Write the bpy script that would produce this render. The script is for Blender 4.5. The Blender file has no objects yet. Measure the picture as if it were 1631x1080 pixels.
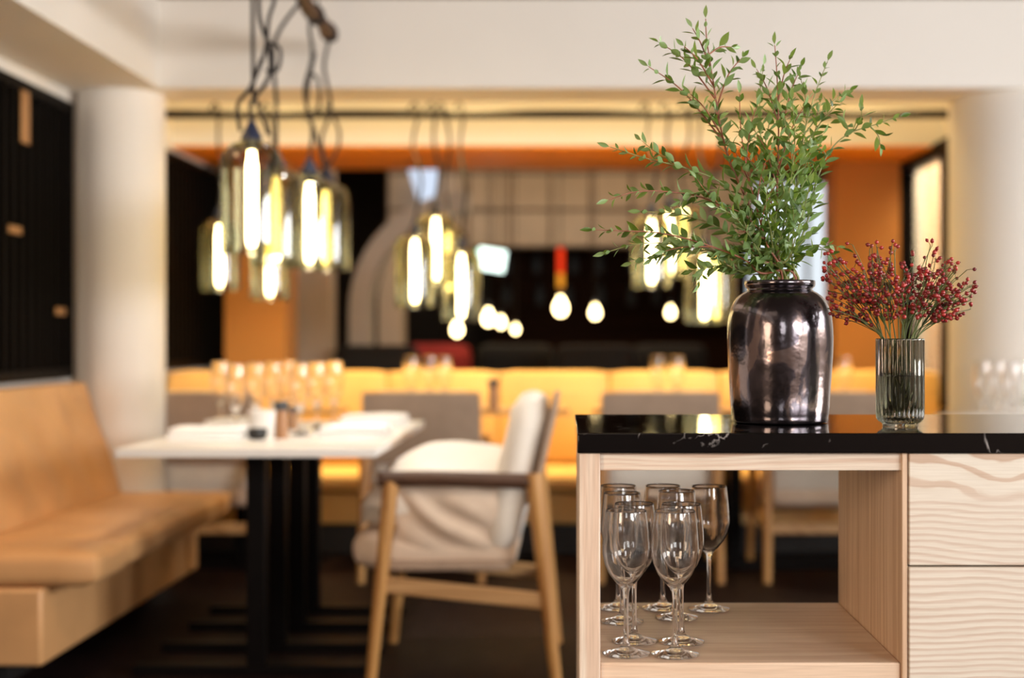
import bpy, bmesh, math, random
from mathutils import Vector, Matrix
PI = math.pi
R = math.radians
scene = bpy.context.scene
C = scene.collection

# ------------------------------------------------------------------ frame
F = 50.0/36.0*1631.0            # focal length in pixels of the 1631x1080 frame
CX, CY, CAMZ = 900.0, 537.0, 1.07


def W(px, py, d):
    s = F/d
    return Vector(((px-CX)/s, d, CAMZ-(py-CY)/s))


# ------------------------------------------------------------------ materials
def new_mat(name):
    m = bpy.data.materials.new(name)
    m.use_nodes = True
    nt = m.node_tree
    return m, nt, nt.nodes, nt.links, nt.nodes['Principled BSDF']


def sset(b, **k):
    names = {'rough': 'Roughness', 'metal': 'Metallic', 'spec': 'Specular IOR Level', 'trans': 'Transmission Weight',
             'ior': 'IOR', 'coat': 'Coat Weight', 'coat_rough': 'Coat Roughness', 'sheen': 'Sheen Weight', 'sss': 'Subsurface Weight'}
    for a, v in k.items():
        b.inputs[names[a]].default_value = v


def plain(name, col, rough=0.6, var=0.06, scale=8.0, bump=0.0, bscale=120.0, **k):
    """slightly mottled colour with optional fine bump"""
    m, nt, N, L, b = new_mat(name)
    tc = N.new('ShaderNodeTexCoord')
    nz = N.new('ShaderNodeTexNoise'); nz.inputs['Scale'].default_value = scale; nz.inputs['Detail'].default_value = 3
    L.new(tc.outputs['Object'], nz.inputs['Vector'])
    rp = N.new('ShaderNodeValToRGB')
    rp.color_ramp.elements[0].position = 0.3; rp.color_ramp.elements[1].position = 0.7
    rp.color_ramp.elements[0].color = tuple(c*(1-var) for c in col)+(1,)
    rp.color_ramp.elements[1].color = tuple(min(1, c*(1+var)) for c in col)+(1,)
    L.new(nz.outputs['Fac'], rp.inputs['Fac']); L.new(rp.outputs['Color'], b.inputs['Base Color'])
    sset(b, rough=rough, **k)
    if bump:
        n2 = N.new('ShaderNodeTexNoise'); n2.inputs['Scale'].default_value = bscale; n2.inputs['Detail'].default_value = 2
        L.new(tc.outputs['Object'], n2.inputs['Vector'])
        bp = N.new('ShaderNodeBump'); bp.inputs['Strength'].default_value = bump; bp.inputs['Distance'].default_value = 0.002
        L.new(n2.outputs['Fac'], bp.inputs['Height']); L.new(bp.outputs['Normal'], b.inputs['Normal'])
    return m


def wood(name, light, dark, along='X', rings=60.0, wobble=0.35, rough=0.5, wide=0.0, contrast=(0.42, 0.62), stretch=0.5):
    """grain lines running along one axis, wavering like sawn softwood"""
    m, nt, N, L, b = new_mat(name)
    tc = N.new('ShaderNodeTexCoord'); sp = N.new('ShaderNodeSeparateXYZ')
    L.new(tc.outputs['Object'], sp.inputs['Vector'])
    ax = {'X': ('X', 'Y', 'Z'), 'Y': ('Y', 'X', 'Z'), 'Z': ('Z', 'X', 'Y')}[along]

    def math_(op, a, bb=None):
        n = N.new('ShaderNodeMath'); n.operation = op
        for i, v in enumerate((a, bb)):
            if v is None: continue
            if isinstance(v, (int, float)): n.inputs[i].default_value = v
            else: L.new(v, n.inputs[i])
        return n.outputs[0]
    l_, t1, t2 = (sp.outputs[c] for c in ax)
    cross = math_('ADD', t2, math_('MULTIPLY', t1, 0.8))
    # broad wander
    cb = N.new('ShaderNodeCombineXYZ')
    L.new(math_('MULTIPLY', l_, 2.2*stretch*2), cb.inputs[0]); L.new(math_('MULTIPLY', cross, 6.0), cb.inputs[1])
    nz = N.new('ShaderNodeTexNoise'); nz.inputs['Scale'].default_value = 1.0; nz.inputs['Detail'].default_value = 1.5
    L.new(cb.outputs[0], nz.inputs['Vector'])
    cc = N.new('ShaderNodeCombineXYZ')
    L.new(math_('MULTIPLY', l_, 9.0), cc.inputs[0]); L.new(math_('MULTIPLY', cross, 30.0), cc.inputs[1])
    nf = N.new('ShaderNodeTexNoise'); nf.inputs['Scale'].default_value = 1.0; nf.inputs['Detail'].default_value = 2
    L.new(cc.outputs[0], nf.inputs['Vector'])
    u = math_('ADD', cross, math_('ADD', math_('MULTIPLY', nz.outputs['Fac'], wobble*0.22), math_('MULTIPLY', nf.outputs['Fac'], 0.010)))
    cd = N.new('ShaderNodeCombineXYZ'); L.new(math_('MULTIPLY', u, rings), cd.inputs[0]); L.new(math_('MULTIPLY', l_, 0.8), cd.inputs[1])
    g = N.new('ShaderNodeTexNoise'); g.inputs['Scale'].default_value = 1.0; g.inputs['Detail'].default_value = 1.0
    L.new(cd.outputs[0], g.inputs['Vector'])
    rp = N.new('ShaderNodeValToRGB')
    rp.color_ramp.elements[0].position = contrast[0]; rp.color_ramp.elements[1].position = contrast[1]
    rp.color_ramp.elements[0].color = light+(1,); rp.color_ramp.elements[1].color = dark+(1,)
    L.new(g.outputs['Fac'], rp.inputs['Fac'])
    # fine pores
    ce = N.new('ShaderNodeCombineXYZ'); L.new(math_('MULTIPLY', cross, 700.0), ce.inputs[0]); L.new(math_('MULTIPLY', l_, 12.0), ce.inputs[1])
    p = N.new('ShaderNodeTexNoise'); p.inputs['Scale'].default_value = 1.0
    L.new(ce.outputs[0], p.inputs['Vector'])
    mx = N.new('ShaderNodeMix'); mx.data_type = 'RGBA'; mx.blend_type = 'MULTIPLY'
    rp2 = N.new('ShaderNodeValToRGB'); rp2.color_ramp.elements[0].position = 0.35; rp2.color_ramp.elements[1].position = 0.6
    rp2.color_ramp.elements[0].color = (0.86, 0.84, 0.82, 1); rp2.color_ramp.elements[1].color = (1, 1, 1, 1)
    L.new(p.outputs['Fac'], rp2.inputs['Fac'])
    mx.inputs[0].default_value = 1.0
    L.new(rp.outputs['Color'], mx.inputs[6]); L.new(rp2.outputs['Color'], mx.inputs[7])
    L.new(mx.outputs[2], b.inputs['Base Color'])
    bp = N.new('ShaderNodeBump'); bp.inputs['Strength'].default_value = 0.15; bp.inputs['Distance'].default_value = 0.001
    L.new(g.outputs['Fac'], bp.inputs['Height']); L.new(bp.outputs['Normal'], b.inputs['Normal'])
    sset(b, rough=rough)
    return m


def emit(name, col, strength):
    m, nt, N, L, b = new_mat(name)
    N.remove(b)
    e = N.new('ShaderNodeEmission'); e.inputs[0].default_value = col+(1,); e.inputs[1].default_value = strength
    L.new(e.outputs[0], N['Material Output'].inputs[0])
    return m


def thin_glass(name, tint, gloss=0.10):
    """thin blown glass: tinted see-through wall with a fresnel reflection"""
    m, nt, N, L, b = new_mat(name)
    N.remove(b)
    t = N.new('ShaderNodeBsdfTransparent'); t.inputs[0].default_value = tint+(1,)
    g = N.new('ShaderNodeBsdfGlossy'); g.inputs['Roughness'].default_value = 0.04
    lw = N.new('ShaderNodeLayerWeight'); lw.inputs['Blend'].default_value = 0.35
    mp = N.new('ShaderNodeMath'); mp.operation = 'MULTIPLY_ADD'; mp.inputs[1].default_value = 0.7; mp.inputs[2].default_value = gloss*0.5
    L.new(lw.outputs['Fresnel'], mp.inputs[0])
    mx = N.new('ShaderNodeMixShader'); L.new(mp.outputs[0], mx.inputs[0]); L.new(t.outputs[0], mx.inputs[1]); L.new(g.outputs[0], mx.inputs[2])
    L.new(mx.outputs[0], N['Material Output'].inputs[0])
    return m


def solid_glass(name, col, ior=1.5, rough=0.0):
    m, nt, N, L, b = new_mat(name)
    b.inputs['Base Color'].default_value = col+(1,)
    sset(b, rough=rough, trans=1.0, ior=ior)
    return m


M = {}
M['paint'] = plain('cream_paint', (0.80, 0.755, 0.70), 0.75, 0.02, 1.5, 0.05, 60)
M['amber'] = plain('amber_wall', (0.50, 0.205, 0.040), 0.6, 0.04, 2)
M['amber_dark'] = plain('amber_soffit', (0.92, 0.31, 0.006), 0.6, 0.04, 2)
M['room_brown'] = plain('brown_wall', (0.20, 0.135, 0.095), 0.75, 0.06, 2)
M['dark_wall'] = plain('dark_brown_wall', (0.022, 0.011, 0.007), 0.7, 0.25, 3)
M['ceiling'] = plain('ceiling_paint', (0.78, 0.75, 0.71), 0.85, 0.02, 2)
M['floor'] = plain('dark_carpet_floor', (0.013, 0.007, 0.007), 0.58, 0.35, 14, 0.25, 260, spec=0.06)
M['black_frame'] = plain('black_frame', (0.003, 0.002, 0.0015), 0.5, 0.1, 6, spec=0.06)
M['black_glass'] = plain('night_glass', (0.002, 0.0012, 0.001), 0.5, 0.1, 6, spec=0.03)
M['amber_metal'] = plain('amber_metal_dab', (0.55, 0.30, 0.12), 0.35, 0.1, 40, metal=0.9)
M['tan_leather'] = plain('tan_leather', (0.60, 0.325, 0.138), 0.45, 0.10, 5, 0.35, 150)
M['honey_leather'] = plain('honey_leather', (0.74, 0.47, 0.17), 0.45, 0.08, 4, 0.3, 140)
M['plinth'] = plain('black_plinth', (0.008, 0.006, 0.006), 0.6, 0.1, 6)
M['iron'] = plain('black_iron', (0.004, 0.003, 0.003), 0.5, 0.15, 30, spec=0.08)
M['white_top'] = plain('white_table_top', (0.82, 0.80, 0.77), 0.32, 0.02, 5)
M['oak'] = wood('chair_oak', (0.58, 0.31, 0.10), (0.43, 0.20, 0.06), 'Z', 50, 0.2, 0.42)
M['oak_x'] = wood('rail_oak', (0.55, 0.32, 0.14), (0.40, 0.21, 0.08), 'X', 50, 0.2, 0.42)
M['arm_leather'] = plain('brown_arm_leather', (0.070, 0.028, 0.012), 0.5, 0.12, 18, 0.2, 120)
M['cream_fabric'] = plain('cream_linen', (0.70, 0.555, 0.43), 0.9, 0.05, 20, 0.4, 500, sheen=0.2)
M['white_fabric'] = plain('white_linen', (0.83, 0.775, 0.70), 0.9, 0.03, 20, 0.4, 400)
M['taupe_fabric'] = plain('taupe_fabric', (0.36, 0.26, 0.19), 0.85, 0.07, 15, 0.3, 300)
M['napkin'] = plain('white_napkin', (0.88, 0.87, 0.86), 0.85, 0.02, 20, 0.2, 300)
M['mill_wood'] = wood('mill_walnut', (0.42, 0.22, 0.10), (0.30, 0.14, 0.06), 'Z', 90, 0.2, 0.4)
M['slate'] = plain('slate_grey', (0.05, 0.055, 0.065), 0.5, 0.15, 30)
M['candle_black'] = plain('black_ceramic', (0.008, 0.007, 0.007), 0.4, 0.1, 30)
M['frost'] = plain('white_porcelain', (0.83, 0.81, 0.78), 0.25, 0.02, 20)
M['pole_wood'] = wood('dark_pole_wood', (0.085, 0.034, 0.015), (0.04, 0.016, 0.007), 'Y', 60, 0.3, 0.6)
M['pipe'] = plain('dark_pipe', (0.008, 0.004, 0.003), 0.6, 0.15, 20)
M['cable'] = plain('black_cable', (0.010, 0.006, 0.005), 0.6, 0.1, 60)
M['cap'] = plain('blue_black_cap', (0.02, 0.028, 0.06), 0.3, 0.1, 40, coat=0.5)
M['shade'] = thin_glass('olive_glass', (0.63, 0.61, 0.45))
M['bulb'] = emit('lit_bulb', (1.0, 0.78, 0.44), 26.0)
M['far_bulb'] = emit('lit_far_bulb', (1.0, 0.74, 0.34), 12.0)
M['exit'] = emit('lit_sign_face', (0.80, 1.0, 0.90), 2.3)
M['sign_green'] = emit('lit_sign_edge', (0.25, 0.8, 0.35), 1.2)
M['day_pane'] = emit('frosted_daylight_pane', (0.72, 0.82, 1.0), 0.75)
M['red_tube'] = emit('lit_red_tube', (1.0, 0.05, 0.012), 0.8)
M['amber_tube'] = emit('lit_amber_tube', (1.0, 0.36, 0.03), 0.75)
M['goblet_thin'] = thin_glass('thin_clear_glass', (0.93, 0.93, 0.92), 0.16)
M['goblet'] = solid_glass('clear_glass', (1.0, 1.0, 1.0), 1.5)
M['smoke_glass'] = solid_glass('smoky_glass', (0.47, 0.455, 0.385), 1.47)
M['water'] = solid_glass('clear_water', (0.97, 1.0, 0.97), 1.33)
M['stem_red'] = plain('red_stem', (0.30, 0.10, 0.055), 0.55, 0.25, 60)
M['stem_green'] = plain('green_twig', (0.24, 0.26, 0.09), 0.55, 0.25, 60)
M['berry_stem'] = plain('berry_stem', (0.085, 0.11, 0.025), 0.5, 0.3, 40)
M['tile'] = plain('beige_wall_tile', (0.50, 0.40, 0.31), 0.6, 0.06, 6)
M['grout'] = plain('brown_grout', (0.26, 0.19, 0.14), 0.8, 0.05, 8)
M['grey_plaster'] = plain('grey_plaster', (0.52, 0.45, 0.39), 0.8, 0.04, 3)
M['beige_plaster'] = plain('beige_plaster', (0.60, 0.47, 0.36), 0.8, 0.04, 3)
M['dark_wood'] = wood('dark_cabinet_wood', (0.035, 0.014, 0.007), (0.02, 0.008, 0.004), 'X', 40, 0.3, 0.8)
M['dark_wood'].node_tree.nodes['Principled BSDF'].inputs['Specular IOR Level'].default_value = 0.08
M['red_cloth'] = plain('red_cloth', (0.30, 0.02, 0.02), 0.85, 0.1, 12)
M['charcoal'] = plain('charcoal_cloth', (0.008, 0.006, 0.006), 0.8, 0.1, 12)
M['honey_wood'] = wood('honey_table_wood', (0.62, 0.38, 0.16), (0.5, 0.28, 0.10), 'X', 40, 0.2, 0.4)
PL, PD = (0.79, 0.67, 0.555), (0.62, 0.40, 0.28)
M['pine_x'] = wood('pale_pine_across', PL, PD, 'X', 95, 0.30, 0.48)
M['pine_z'] = wood('pale_pine_upright', PL, (0.70, 0.52, 0.40), 'Z', 85, 0.12, 0.48)
M['pine_warm_lit'] = wood('warm_lit_pine_upright', (0.80, 0.58, 0.41), (0.66, 0.43, 0.27), 'Z', 85, 0.12, 0.48)  # same pine, warm light on the partition put into its colour
M['pine_y'] = wood('warm_lit_pine_depth', (0.80, 0.60, 0.445), (0.70, 0.48, 0.335), 'X', 60, 0.15, 0.50)  # shelf pine made more orange, warm light put into its colour


def pine_front():
    """drawer front: tight grain lines with a broad flame pattern near the top of the plank"""
    return wood('pine_drawer_front', (0.80, 0.66, 0.52), (0.55, 0.345, 0.22), 'X', 80, 0.5, 0.48, contrast=(0.44, 0.60))


M['pine_front'] = pine_front()


def drawer_mat(name, z_flat, seed):
    m, nt, N, L, b = new_mat(name)
    tc = N.new('ShaderNodeTexCoord'); sp = N.new('ShaderNodeSeparateXYZ'); L.new(tc.outputs['Object'], sp.inputs[0])

    def mm(op, a, bb=None, c=None):
        n = N.new('ShaderNodeMath'); n.operation = op
        for i, v in enumerate((a, bb, c)):
            if v is None: continue
            if isinstance(v, (int, float)): n.inputs[i].default_value = v
            else: L.new(v, n.inputs[i])
        return n.outputs[0]

    def noise(x, y, det, sc=1.0):
        cb = N.new('ShaderNodeCombineXYZ'); L.new(x, cb.inputs[0]); L.new(y, cb.inputs[1]); cb.inputs[2].default_value = seed
        n = N.new('ShaderNodeTexNoise'); n.inputs['Scale'].default_value = sc; n.inputs['Detail'].default_value = det
        L.new(cb.outputs[0], n.inputs['Vector'])
        return n.outputs['Fac']
    x, z = sp.outputs['X'], sp.outputs['Z']
    n1 = noise(mm('MULTIPLY', x, 5.0), mm('MULTIPLY', z, 7.0), 1.0)
    n2 = noise(mm('MULTIPLY', x, 16.0), mm('MULTIPLY', z, 45.0), 2.0)
    # rings: dense below, opening to a broad flame above z_flat
    up = mm('MAXIMUM', mm('SUBTRACT', z, z_flat), 0.0)
    ph = mm('SUBTRACT', mm('MULTIPLY', z, 100.0), mm('MULTIPLY', up, 93.0))
    ph = mm('ADD', ph, mm('MULTIPLY', n1, mm('ADD', mm('MULTIPLY', up, 26.0), 3.0)))
    ph = mm('ADD', ph, mm('MULTIPLY', n2, 0.55))
    fr = mm('FRACT', ph)
    rp = N.new('ShaderNodeValToRGB'); cr = rp.color_ramp
    cr.elements[0].position = 0.0; cr.elements[0].color = (0.765, 0.696, 0.602, 1)
    cr.elements[1].position = 1.0; cr.elements[1].color = (0.756, 0.676, 0.581, 1)
    for p, c in ((0.38, (0.738, 0.657, 0.561)), (0.60, (0.603, 0.451, 0.357)), (0.84, (0.567, 0.402, 0.306)), (0.95, (0.756, 0.676, 0.581))):
        e = cr.elements.new(p); e.color = c+(1,)
    L.new(fr, rp.inputs[0])
    rw = N.new('ShaderNodeValToRGB'); cw = rw.color_ramp
    cw.elements[0].position = 0.0; cw.elements[0].color = (0.765, 0.701, 0.607, 1)
    cw.elements[1].position = 1.0; cw.elements[1].color = (0.756, 0.686, 0.586, 1)
    for p, c in ((0.42, (0.747, 0.671, 0.571)), (0.50, (0.540, 0.367, 0.260)), (0.74, (0.594, 0.431, 0.321)), (0.80, (0.756, 0.686, 0.586))):
        e = cw.elements.new(p); e.color = c+(1,)
    L.new(fr, rw.inputs[0])
    wide = N.new('ShaderNodeMix'); wide.data_type = 'RGBA'; wide.clamp_factor = True
    L.new(mm('MULTIPLY', up, 45.0), wide.inputs[0]); L.new(rp.outputs[0], wide.inputs[6]); L.new(rw.outputs[0], wide.inputs[7])
    n3 = noise(mm('MULTIPLY', x, 14.0), mm('MULTIPLY', z, 500.0), 2.0)
    n4 = noise(mm('MULTIPLY', x, 2.0), mm('MULTIPLY', z, 9.0), 1.0)
    fade = N.new('ShaderNodeMix'); fade.data_type = 'RGBA'
    L.new(mm('MULTIPLY', n4, mm('SUBTRACT', 0.8, mm('MULTIPLY', up, 9.0))), fade.inputs[0]); L.new(wide.outputs[2], fade.inputs[6]); fade.inputs[7].default_value = (0.720, 0.637, 0.541, 1)
    r2 = N.new('ShaderNodeValToRGB'); r2.color_ramp.elements[0].position = 0.3; r2.color_ramp.elements[1].position = 0.62
    r2.color_ramp.elements[0].color = (0.9, 0.88, 0.86, 1); r2.color_ramp.elements[1].color = (1, 1, 1, 1)
    L.new(n3, r2.inputs[0])
    mx = N.new('ShaderNodeMix'); mx.data_type = 'RGBA'; mx.blend_type = 'MULTIPLY'; mx.inputs[0].default_value = 1
    L.new(fade.outputs[2], mx.inputs[6]); L.new(r2.outputs[0], mx.inputs[7])
    L.new(mx.outputs[2], b.inputs['Base Color'])
    sset(b, rough=0.5)
    return m


M['drawer_top'] = drawer_mat('pine_upper_drawer', 0.825, 3.1)
M['drawer_low'] = drawer_mat('pine_lower_drawer', 5.0, 8.7)


def marble():
    m, nt, N, L, b = new_mat('black_marble')
    tc = N.new('ShaderNodeTexCoord')
    mp = N.new('ShaderNodeMapping'); mp.inputs['Rotation'].default_value = (0.3, 0.5, 0.6)
    L.new(tc.outputs['Object'], mp.inputs[0])
    nz = N.new('ShaderNodeTexNoise'); nz.inputs['Scale'].default_value = 11; nz.inputs['Detail'].default_value = 6; nz.inputs['Distortion'].default_value = 0.5
    L.new(mp.outputs[0], nz.inputs['Vector'])
    rp = N.new('ShaderNodeValToRGB'); cr = rp.color_ramp
    cr.elements[0].position = 0.491; cr.elements[0].color = (0, 0, 0, 1)
    cr.elements[1].position = 0.509; cr.elements[1].color = (0, 0, 0, 1)
    e = cr.elements.new(0.50); e.color = (1, 1, 1, 1)
    L.new(nz.outputs['Fac'], rp.inputs[0])
    n2 = N.new('ShaderNodeTexNoise'); n2.inputs['Scale'].default_value = 15; L.new(tc.outputs['Object'], n2.inputs['Vector'])
    r2 = N.new('ShaderNodeValToRGB'); r2.color_ramp.elements[0].position = 0.50; r2.color_ramp.elements[1].position = 0.60
    L.new(n2.outputs['Fac'], r2.inputs[0])
    mu = N.new('ShaderNodeMath'); mu.operation = 'MULTIPLY'; L.new(rp.outputs[0], mu.inputs[0]); L.new(r2.outputs[0], mu.inputs[1])
    mx = N.new('ShaderNodeMix'); mx.data_type = 'RGBA'
    L.new(mu.outputs[0], mx.inputs[0]); mx.inputs[6].default_value = (0.003, 0.0025, 0.003, 1); mx.inputs[7].default_value = (0.35, 0.32, 0.31, 1)
    L.new(mx.outputs[2], b.inputs['Base Color'])
    sset(b, rough=0.05, spec=0.5)
    return m


M['marble'] = marble()


def glaze():
    m, nt, N, L, b = new_mat('metallic_glaze')
    tc = N.new('ShaderNodeTexCoord')
    mp = N.new('ShaderNodeMapping'); mp.inputs['Scale'].default_value = (1, 1, 0.55); L.new(tc.outputs['Object'], mp.inputs[0])
    nz = N.new('ShaderNodeTexNoise'); nz.inputs['Scale'].default_value = 22; nz.inputs['Detail'].default_value = 5; nz.inputs['Distortion'].default_value = 1.0
    L.new(mp.outputs[0], nz.inputs['Vector'])
    rp = N.new('ShaderNodeValToRGB'); cr = rp.color_ramp
    cr.elements[0].position = 0.40; cr.elements[0].color = (0.060, 0.050, 0.056, 1)
    cr.elements[1].position = 0.585; cr.elements[1].color = (0.30, 0.225, 0.21, 1)  # pinkish patches paint soft room reflections over the glaze's own mottling
    e = cr.elements.new(0.53); e.color = (0.125, 0.105, 0.12, 1)
    L.new(nz.outputs['Fac'], rp.inputs[0]); L.new(rp.outputs[0], b.inputs['Base Color'])
    r2 = N.new('ShaderNodeMapRange'); r2.inputs['To Min'].default_value = 0.10; r2.inputs['To Max'].default_value = 0.24
    n2 = N.new('ShaderNodeTexNoise'); n2.inputs['Scale'].default_value = 35; n2.inputs['Detail'].default_value = 3; L.new(mp.outputs[0], n2.inputs['Vector'])
    L.new(n2.outputs['Fac'], r2.inputs['Value']); L.new(r2.outputs[0], b.inputs['Roughness'])
    bp = N.new('ShaderNodeBump'); bp.inputs['Strength'].default_value = 0.30; bp.inputs['Distance'].default_value = 0.004
    n3 = N.new('ShaderNodeTexNoise'); n3.inputs['Scale'].default_value = 26; n3.inputs['Detail'].default_value = 3; L.new(tc.outputs['Object'], n3.inputs['Vector'])
    L.new(n3.outputs['Fac'], bp.inputs['Height']); L.new(bp.outputs['Normal'], b.inputs['Normal'])
    sset(b, metal=0.92, coat=0.35, coat_rough=0.05)
    return m


M['glaze'] = glaze()


def leaf_mat():
    m, nt, N, L, b = new_mat('eucalyptus_leaf')
    g = N.new('ShaderNodeNewGeometry')
    rp = N.new('ShaderNodeValToRGB'); cr = rp.color_ramp
    cr.elements[0].color = (0.022, 0.055, 0.008, 1)
    cr.elements[1].color = (0.33, 0.45, 0.24, 1)
    for p, c in ((0.35, (0.070, 0.140, 0.018)), (0.6, (0.13, 0.225, 0.035)), (0.8, (0.22, 0.33, 0.11))):
        e = cr.elements.new(p); e.color = c+(1,)
    L.new(g.outputs['Random Per Island'], rp.inputs[0])
    mx = N.new('ShaderNodeMix'); mx.data_type = 'RGBA'
    L.new(g.outputs['Backfacing'], mx.inputs[0]); L.new(rp.outputs[0], mx.inputs[6]); mx.inputs[7].default_value = (0.24, 0.36, 0.14, 1)
    L.new(mx.outputs[2], b.inputs['Base Color'])
    sset(b, rough=0.38, spec=0.42)
    t = N.new('ShaderNodeBsdfTranslucent'); t.inputs[0].default_value = (0.38, 0.52, 0.05, 1)
    ms = N.new('ShaderNodeMixShader'); ms.inputs[0].default_value = 0.22
    L.new(b.outputs[0], ms.inputs[1]); L.new(t.outputs[0], ms.inputs[2]); L.new(ms.outputs[0], N['Material Output'].inputs[0])
    return m


M['leaf'] = leaf_mat()


def berry_mat():
    m, nt, N, L, b = new_mat('rosehip_red')
    oi = N.new('ShaderNodeObjectInfo')
    rp = N.new('ShaderNodeValToRGB'); cr = rp.color_ramp
    cr.elements[0].color = (0.14, 0.010, 0.012, 1); cr.elements[1].color = (0.42, 0.035, 0.03, 1)
    L.new(oi.outputs['Random'], rp.inputs[0]); L.new(rp.outputs[0], b.inputs['Base Color'])
    sset(b, rough=0.28, spec=0.5)
    return m


M['berry'] = berry_mat()
M['berry_tip'] = plain('berry_tip', (0.06, 0.015, 0.01), 0.7, 0.1, 60)


# ------------------------------------------------------------------ mesh helpers
def box(bm, x0, x1, y0, y1, z0, z1):
    vs = [bm.verts.new((x, y, z)) for x in (x0, x1) for y in (y0, y1) for z in (z0, z1)]
    for f in ((0, 1, 3, 2), (4, 6, 7, 5), (0, 4, 5, 1), (2, 3, 7, 6), (0, 2, 6, 4), (1, 5, 7, 3)):
        bm.faces.new([vs[i] for i in f])


def prism(bm, pts, axis, a, b):
    """extrude a 2-D outline along an axis; pts are the two other coordinates in axis order"""
    def mk(p, t):
        return {'X': (t, p[0], p[1]), 'Y': (p[0], t, p[1]), 'Z': (p[0], p[1], t)}[axis]
    v0 = [bm.verts.new(mk(p, a)) for p in pts]; v1 = [bm.verts.new(mk(p, b)) for p in pts]
    n = len(pts)
    bm.faces.new(v0); bm.faces.new(list(reversed(v1)))
    for i in range(n):
        bm.faces.new((v0[i], v1[i], v1[(i+1) % n], v0[(i+1) % n]))


def tube(bm, pts, rad, n=8, cap=True):
    pts = [Vector(p) for p in pts]
    k = len(pts)
    if not hasattr(rad, '__len__'): rad = [rad]*k
    ref = None
    rings = []
    for i, p in enumerate(pts):
        t = (pts[min(i+1, k-1)]-pts[max(i-1, 0)])
        if t.length < 1e-9: t = Vector((0, 0, 1))
        t.normalize()
        if ref is None:
            ref = Vector((1, 0, 0)) if abs(t.x) < 0.8 else Vector((0, 1, 0))
        u = (ref-t*ref.dot(t)); u.normalize(); ref = u
        v = t.cross(u)
        rings.append([bm.verts.new(p+(u*math.cos(2*PI*j/n)+v*math.sin(2*PI*j/n))*rad[i]) for j in range(n)])
    for a, b in zip(rings, rings[1:]):
        for j in range(n):
            bm.faces.new((a[j], a[(j+1) % n], b[(j+1) % n], b[j]))
    if cap:
        bm.faces.new(list(reversed(rings[0]))); bm.faces.new(rings[-1])


def lathe(bm, prof, n=32, c=(0, 0, 0), ribs=0, ramp=0.0):
    c = Vector(c)
    rings = []
    for (r, z) in prof:
        if r < 1e-6:
            rings.append([bm.verts.new(c+Vector((0, 0, z)))])
        else:
            row = []
            for j in range(n):
                a = 2*PI*j/n
                row.append(bm.verts.new(c+Vector((r*math.cos(a), r*math.sin(a), z))))
            rings.append(row)
    for a, b in zip(rings, rings[1:]):
        if len(a) == 1 and len(b) == 1: continue
        for j in range(n):
            j2 = (j+1) % n
            if len(a) == 1: bm.faces.new((a[0], b[j2], b[j]))
            elif len(b) == 1: bm.faces.new((a[j], a[j2], b[0]))
            else: bm.faces.new((a[j], a[j2], b[j2], b[j]))


def cushion(bm, x0, x1, y0, y1, z0, z1, nx=10, ny=10, puff=0.02, edge=0.35, M4=None, wr=0.0, seed=0):
    """soft rectangular pad with rounded edges and crown"""
    rnd = random.Random(seed)
    ph = [rnd.uniform(0, 6) for _ in range(4)]
    hx, hy, hz = (x1-x0)/2, (y1-y0)/2, (z1-z0)/2
    cx, cy, cz = (x0+x1)/2, (y0+y1)/2, (z0+z1)/2
    r = min(hx, hy, hz)*min(0.97, edge*2)
    b2 = bmesh.new()
    bmesh.ops.create_cube(b2, size=2)
    bmesh.ops.subdivide_edges(b2, edges=b2.edges[:], cuts=max(nx, ny), use_grid_fill=True)
    for v in b2.verts:
        p = v.co
        q = Vector((p.x*hx, p.y*hy, p.z*hz))
        ins = Vector((max(-hx+r, min(hx-r, q.x)), max(-hy+r, min(hy-r, q.y)), max(-hz+r, min(hz-r, q.z))))
        d = q-ins
        if d.length > 1e-9: q = ins+d.normalized()*min(r, max(d.length, r))if d.length > 0 else q
        crown = (1-p.x**2)*(1-p.y**2)
        q.z += puff*crown*(1 if p.z > 0 else -0.3)*abs(p.z)
        q.z += wr*math.sin(q.x*28+ph[0]+q.y*9)*math.sin(q.y*17+ph[1])*abs(p.z)
        v.co = q+Vector((cx, cy, cz))
    if M4 is not None: bmesh.ops.transform(b2, matrix=M4, verts=b2.verts)
    me = bpy.data.meshes.new('tmp'); b2.to_mesh(me); b2.free(); bm.from_mesh(me); bpy.data.meshes.remove(me)


def link(name, bm, mat, parent=None, smooth=True, bevel=0.0, angle=40, bseg=2):
    me = bpy.data.meshes.new(name)
    bmesh.ops.recalc_face_normals(bm, faces=bm.faces[:])
    bm.to_mesh(me); bm.free()
    o = bpy.data.objects.new(name, me)
    C.objects.link(o)
    me.materials.append(mat)
    if smooth:
        for p in me.polygons: p.use_smooth = True
        me.set_sharp_from_angle(angle=R(angle))
    if bevel:
        m = o.modifiers.new('b', 'BEVEL'); m.width = bevel; m.segments = bseg; m.limit_method = 'ANGLE'; m.angle_limit = R(40)
    if parent: o.parent = parent
    return o


def tag(o, label, cat, group=None, kind=None):
    o['label'] = label; o['category'] = cat
    if group: o['group'] = group
    if kind: o['kind'] = kind
    return o


def thing(name, label, cat, loc=(0, 0, 0), rz=0.0, group=None):
    o = bpy.data.objects.new(name, None); C.objects.link(o)
    o.empty_display_size = 0.05
    o.location = loc; o.rotation_euler = (0, 0, rz)
    return tag(o, label, cat, group)


def struct(name, bm, mat, bevel=0.0, parent=None, label=None):
    o = link(name, bm, mat, parent, smooth=False, bevel=bevel)
    o['kind'] = 'structure'
    if label: o['label'] = label
    return o


def sbox(name, mat, *a, bevel=0.0, parent=None, label=None):
    bm = bmesh.new(); box(bm, *a)
    return struct(name, bm, mat, bevel, parent, label)


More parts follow.
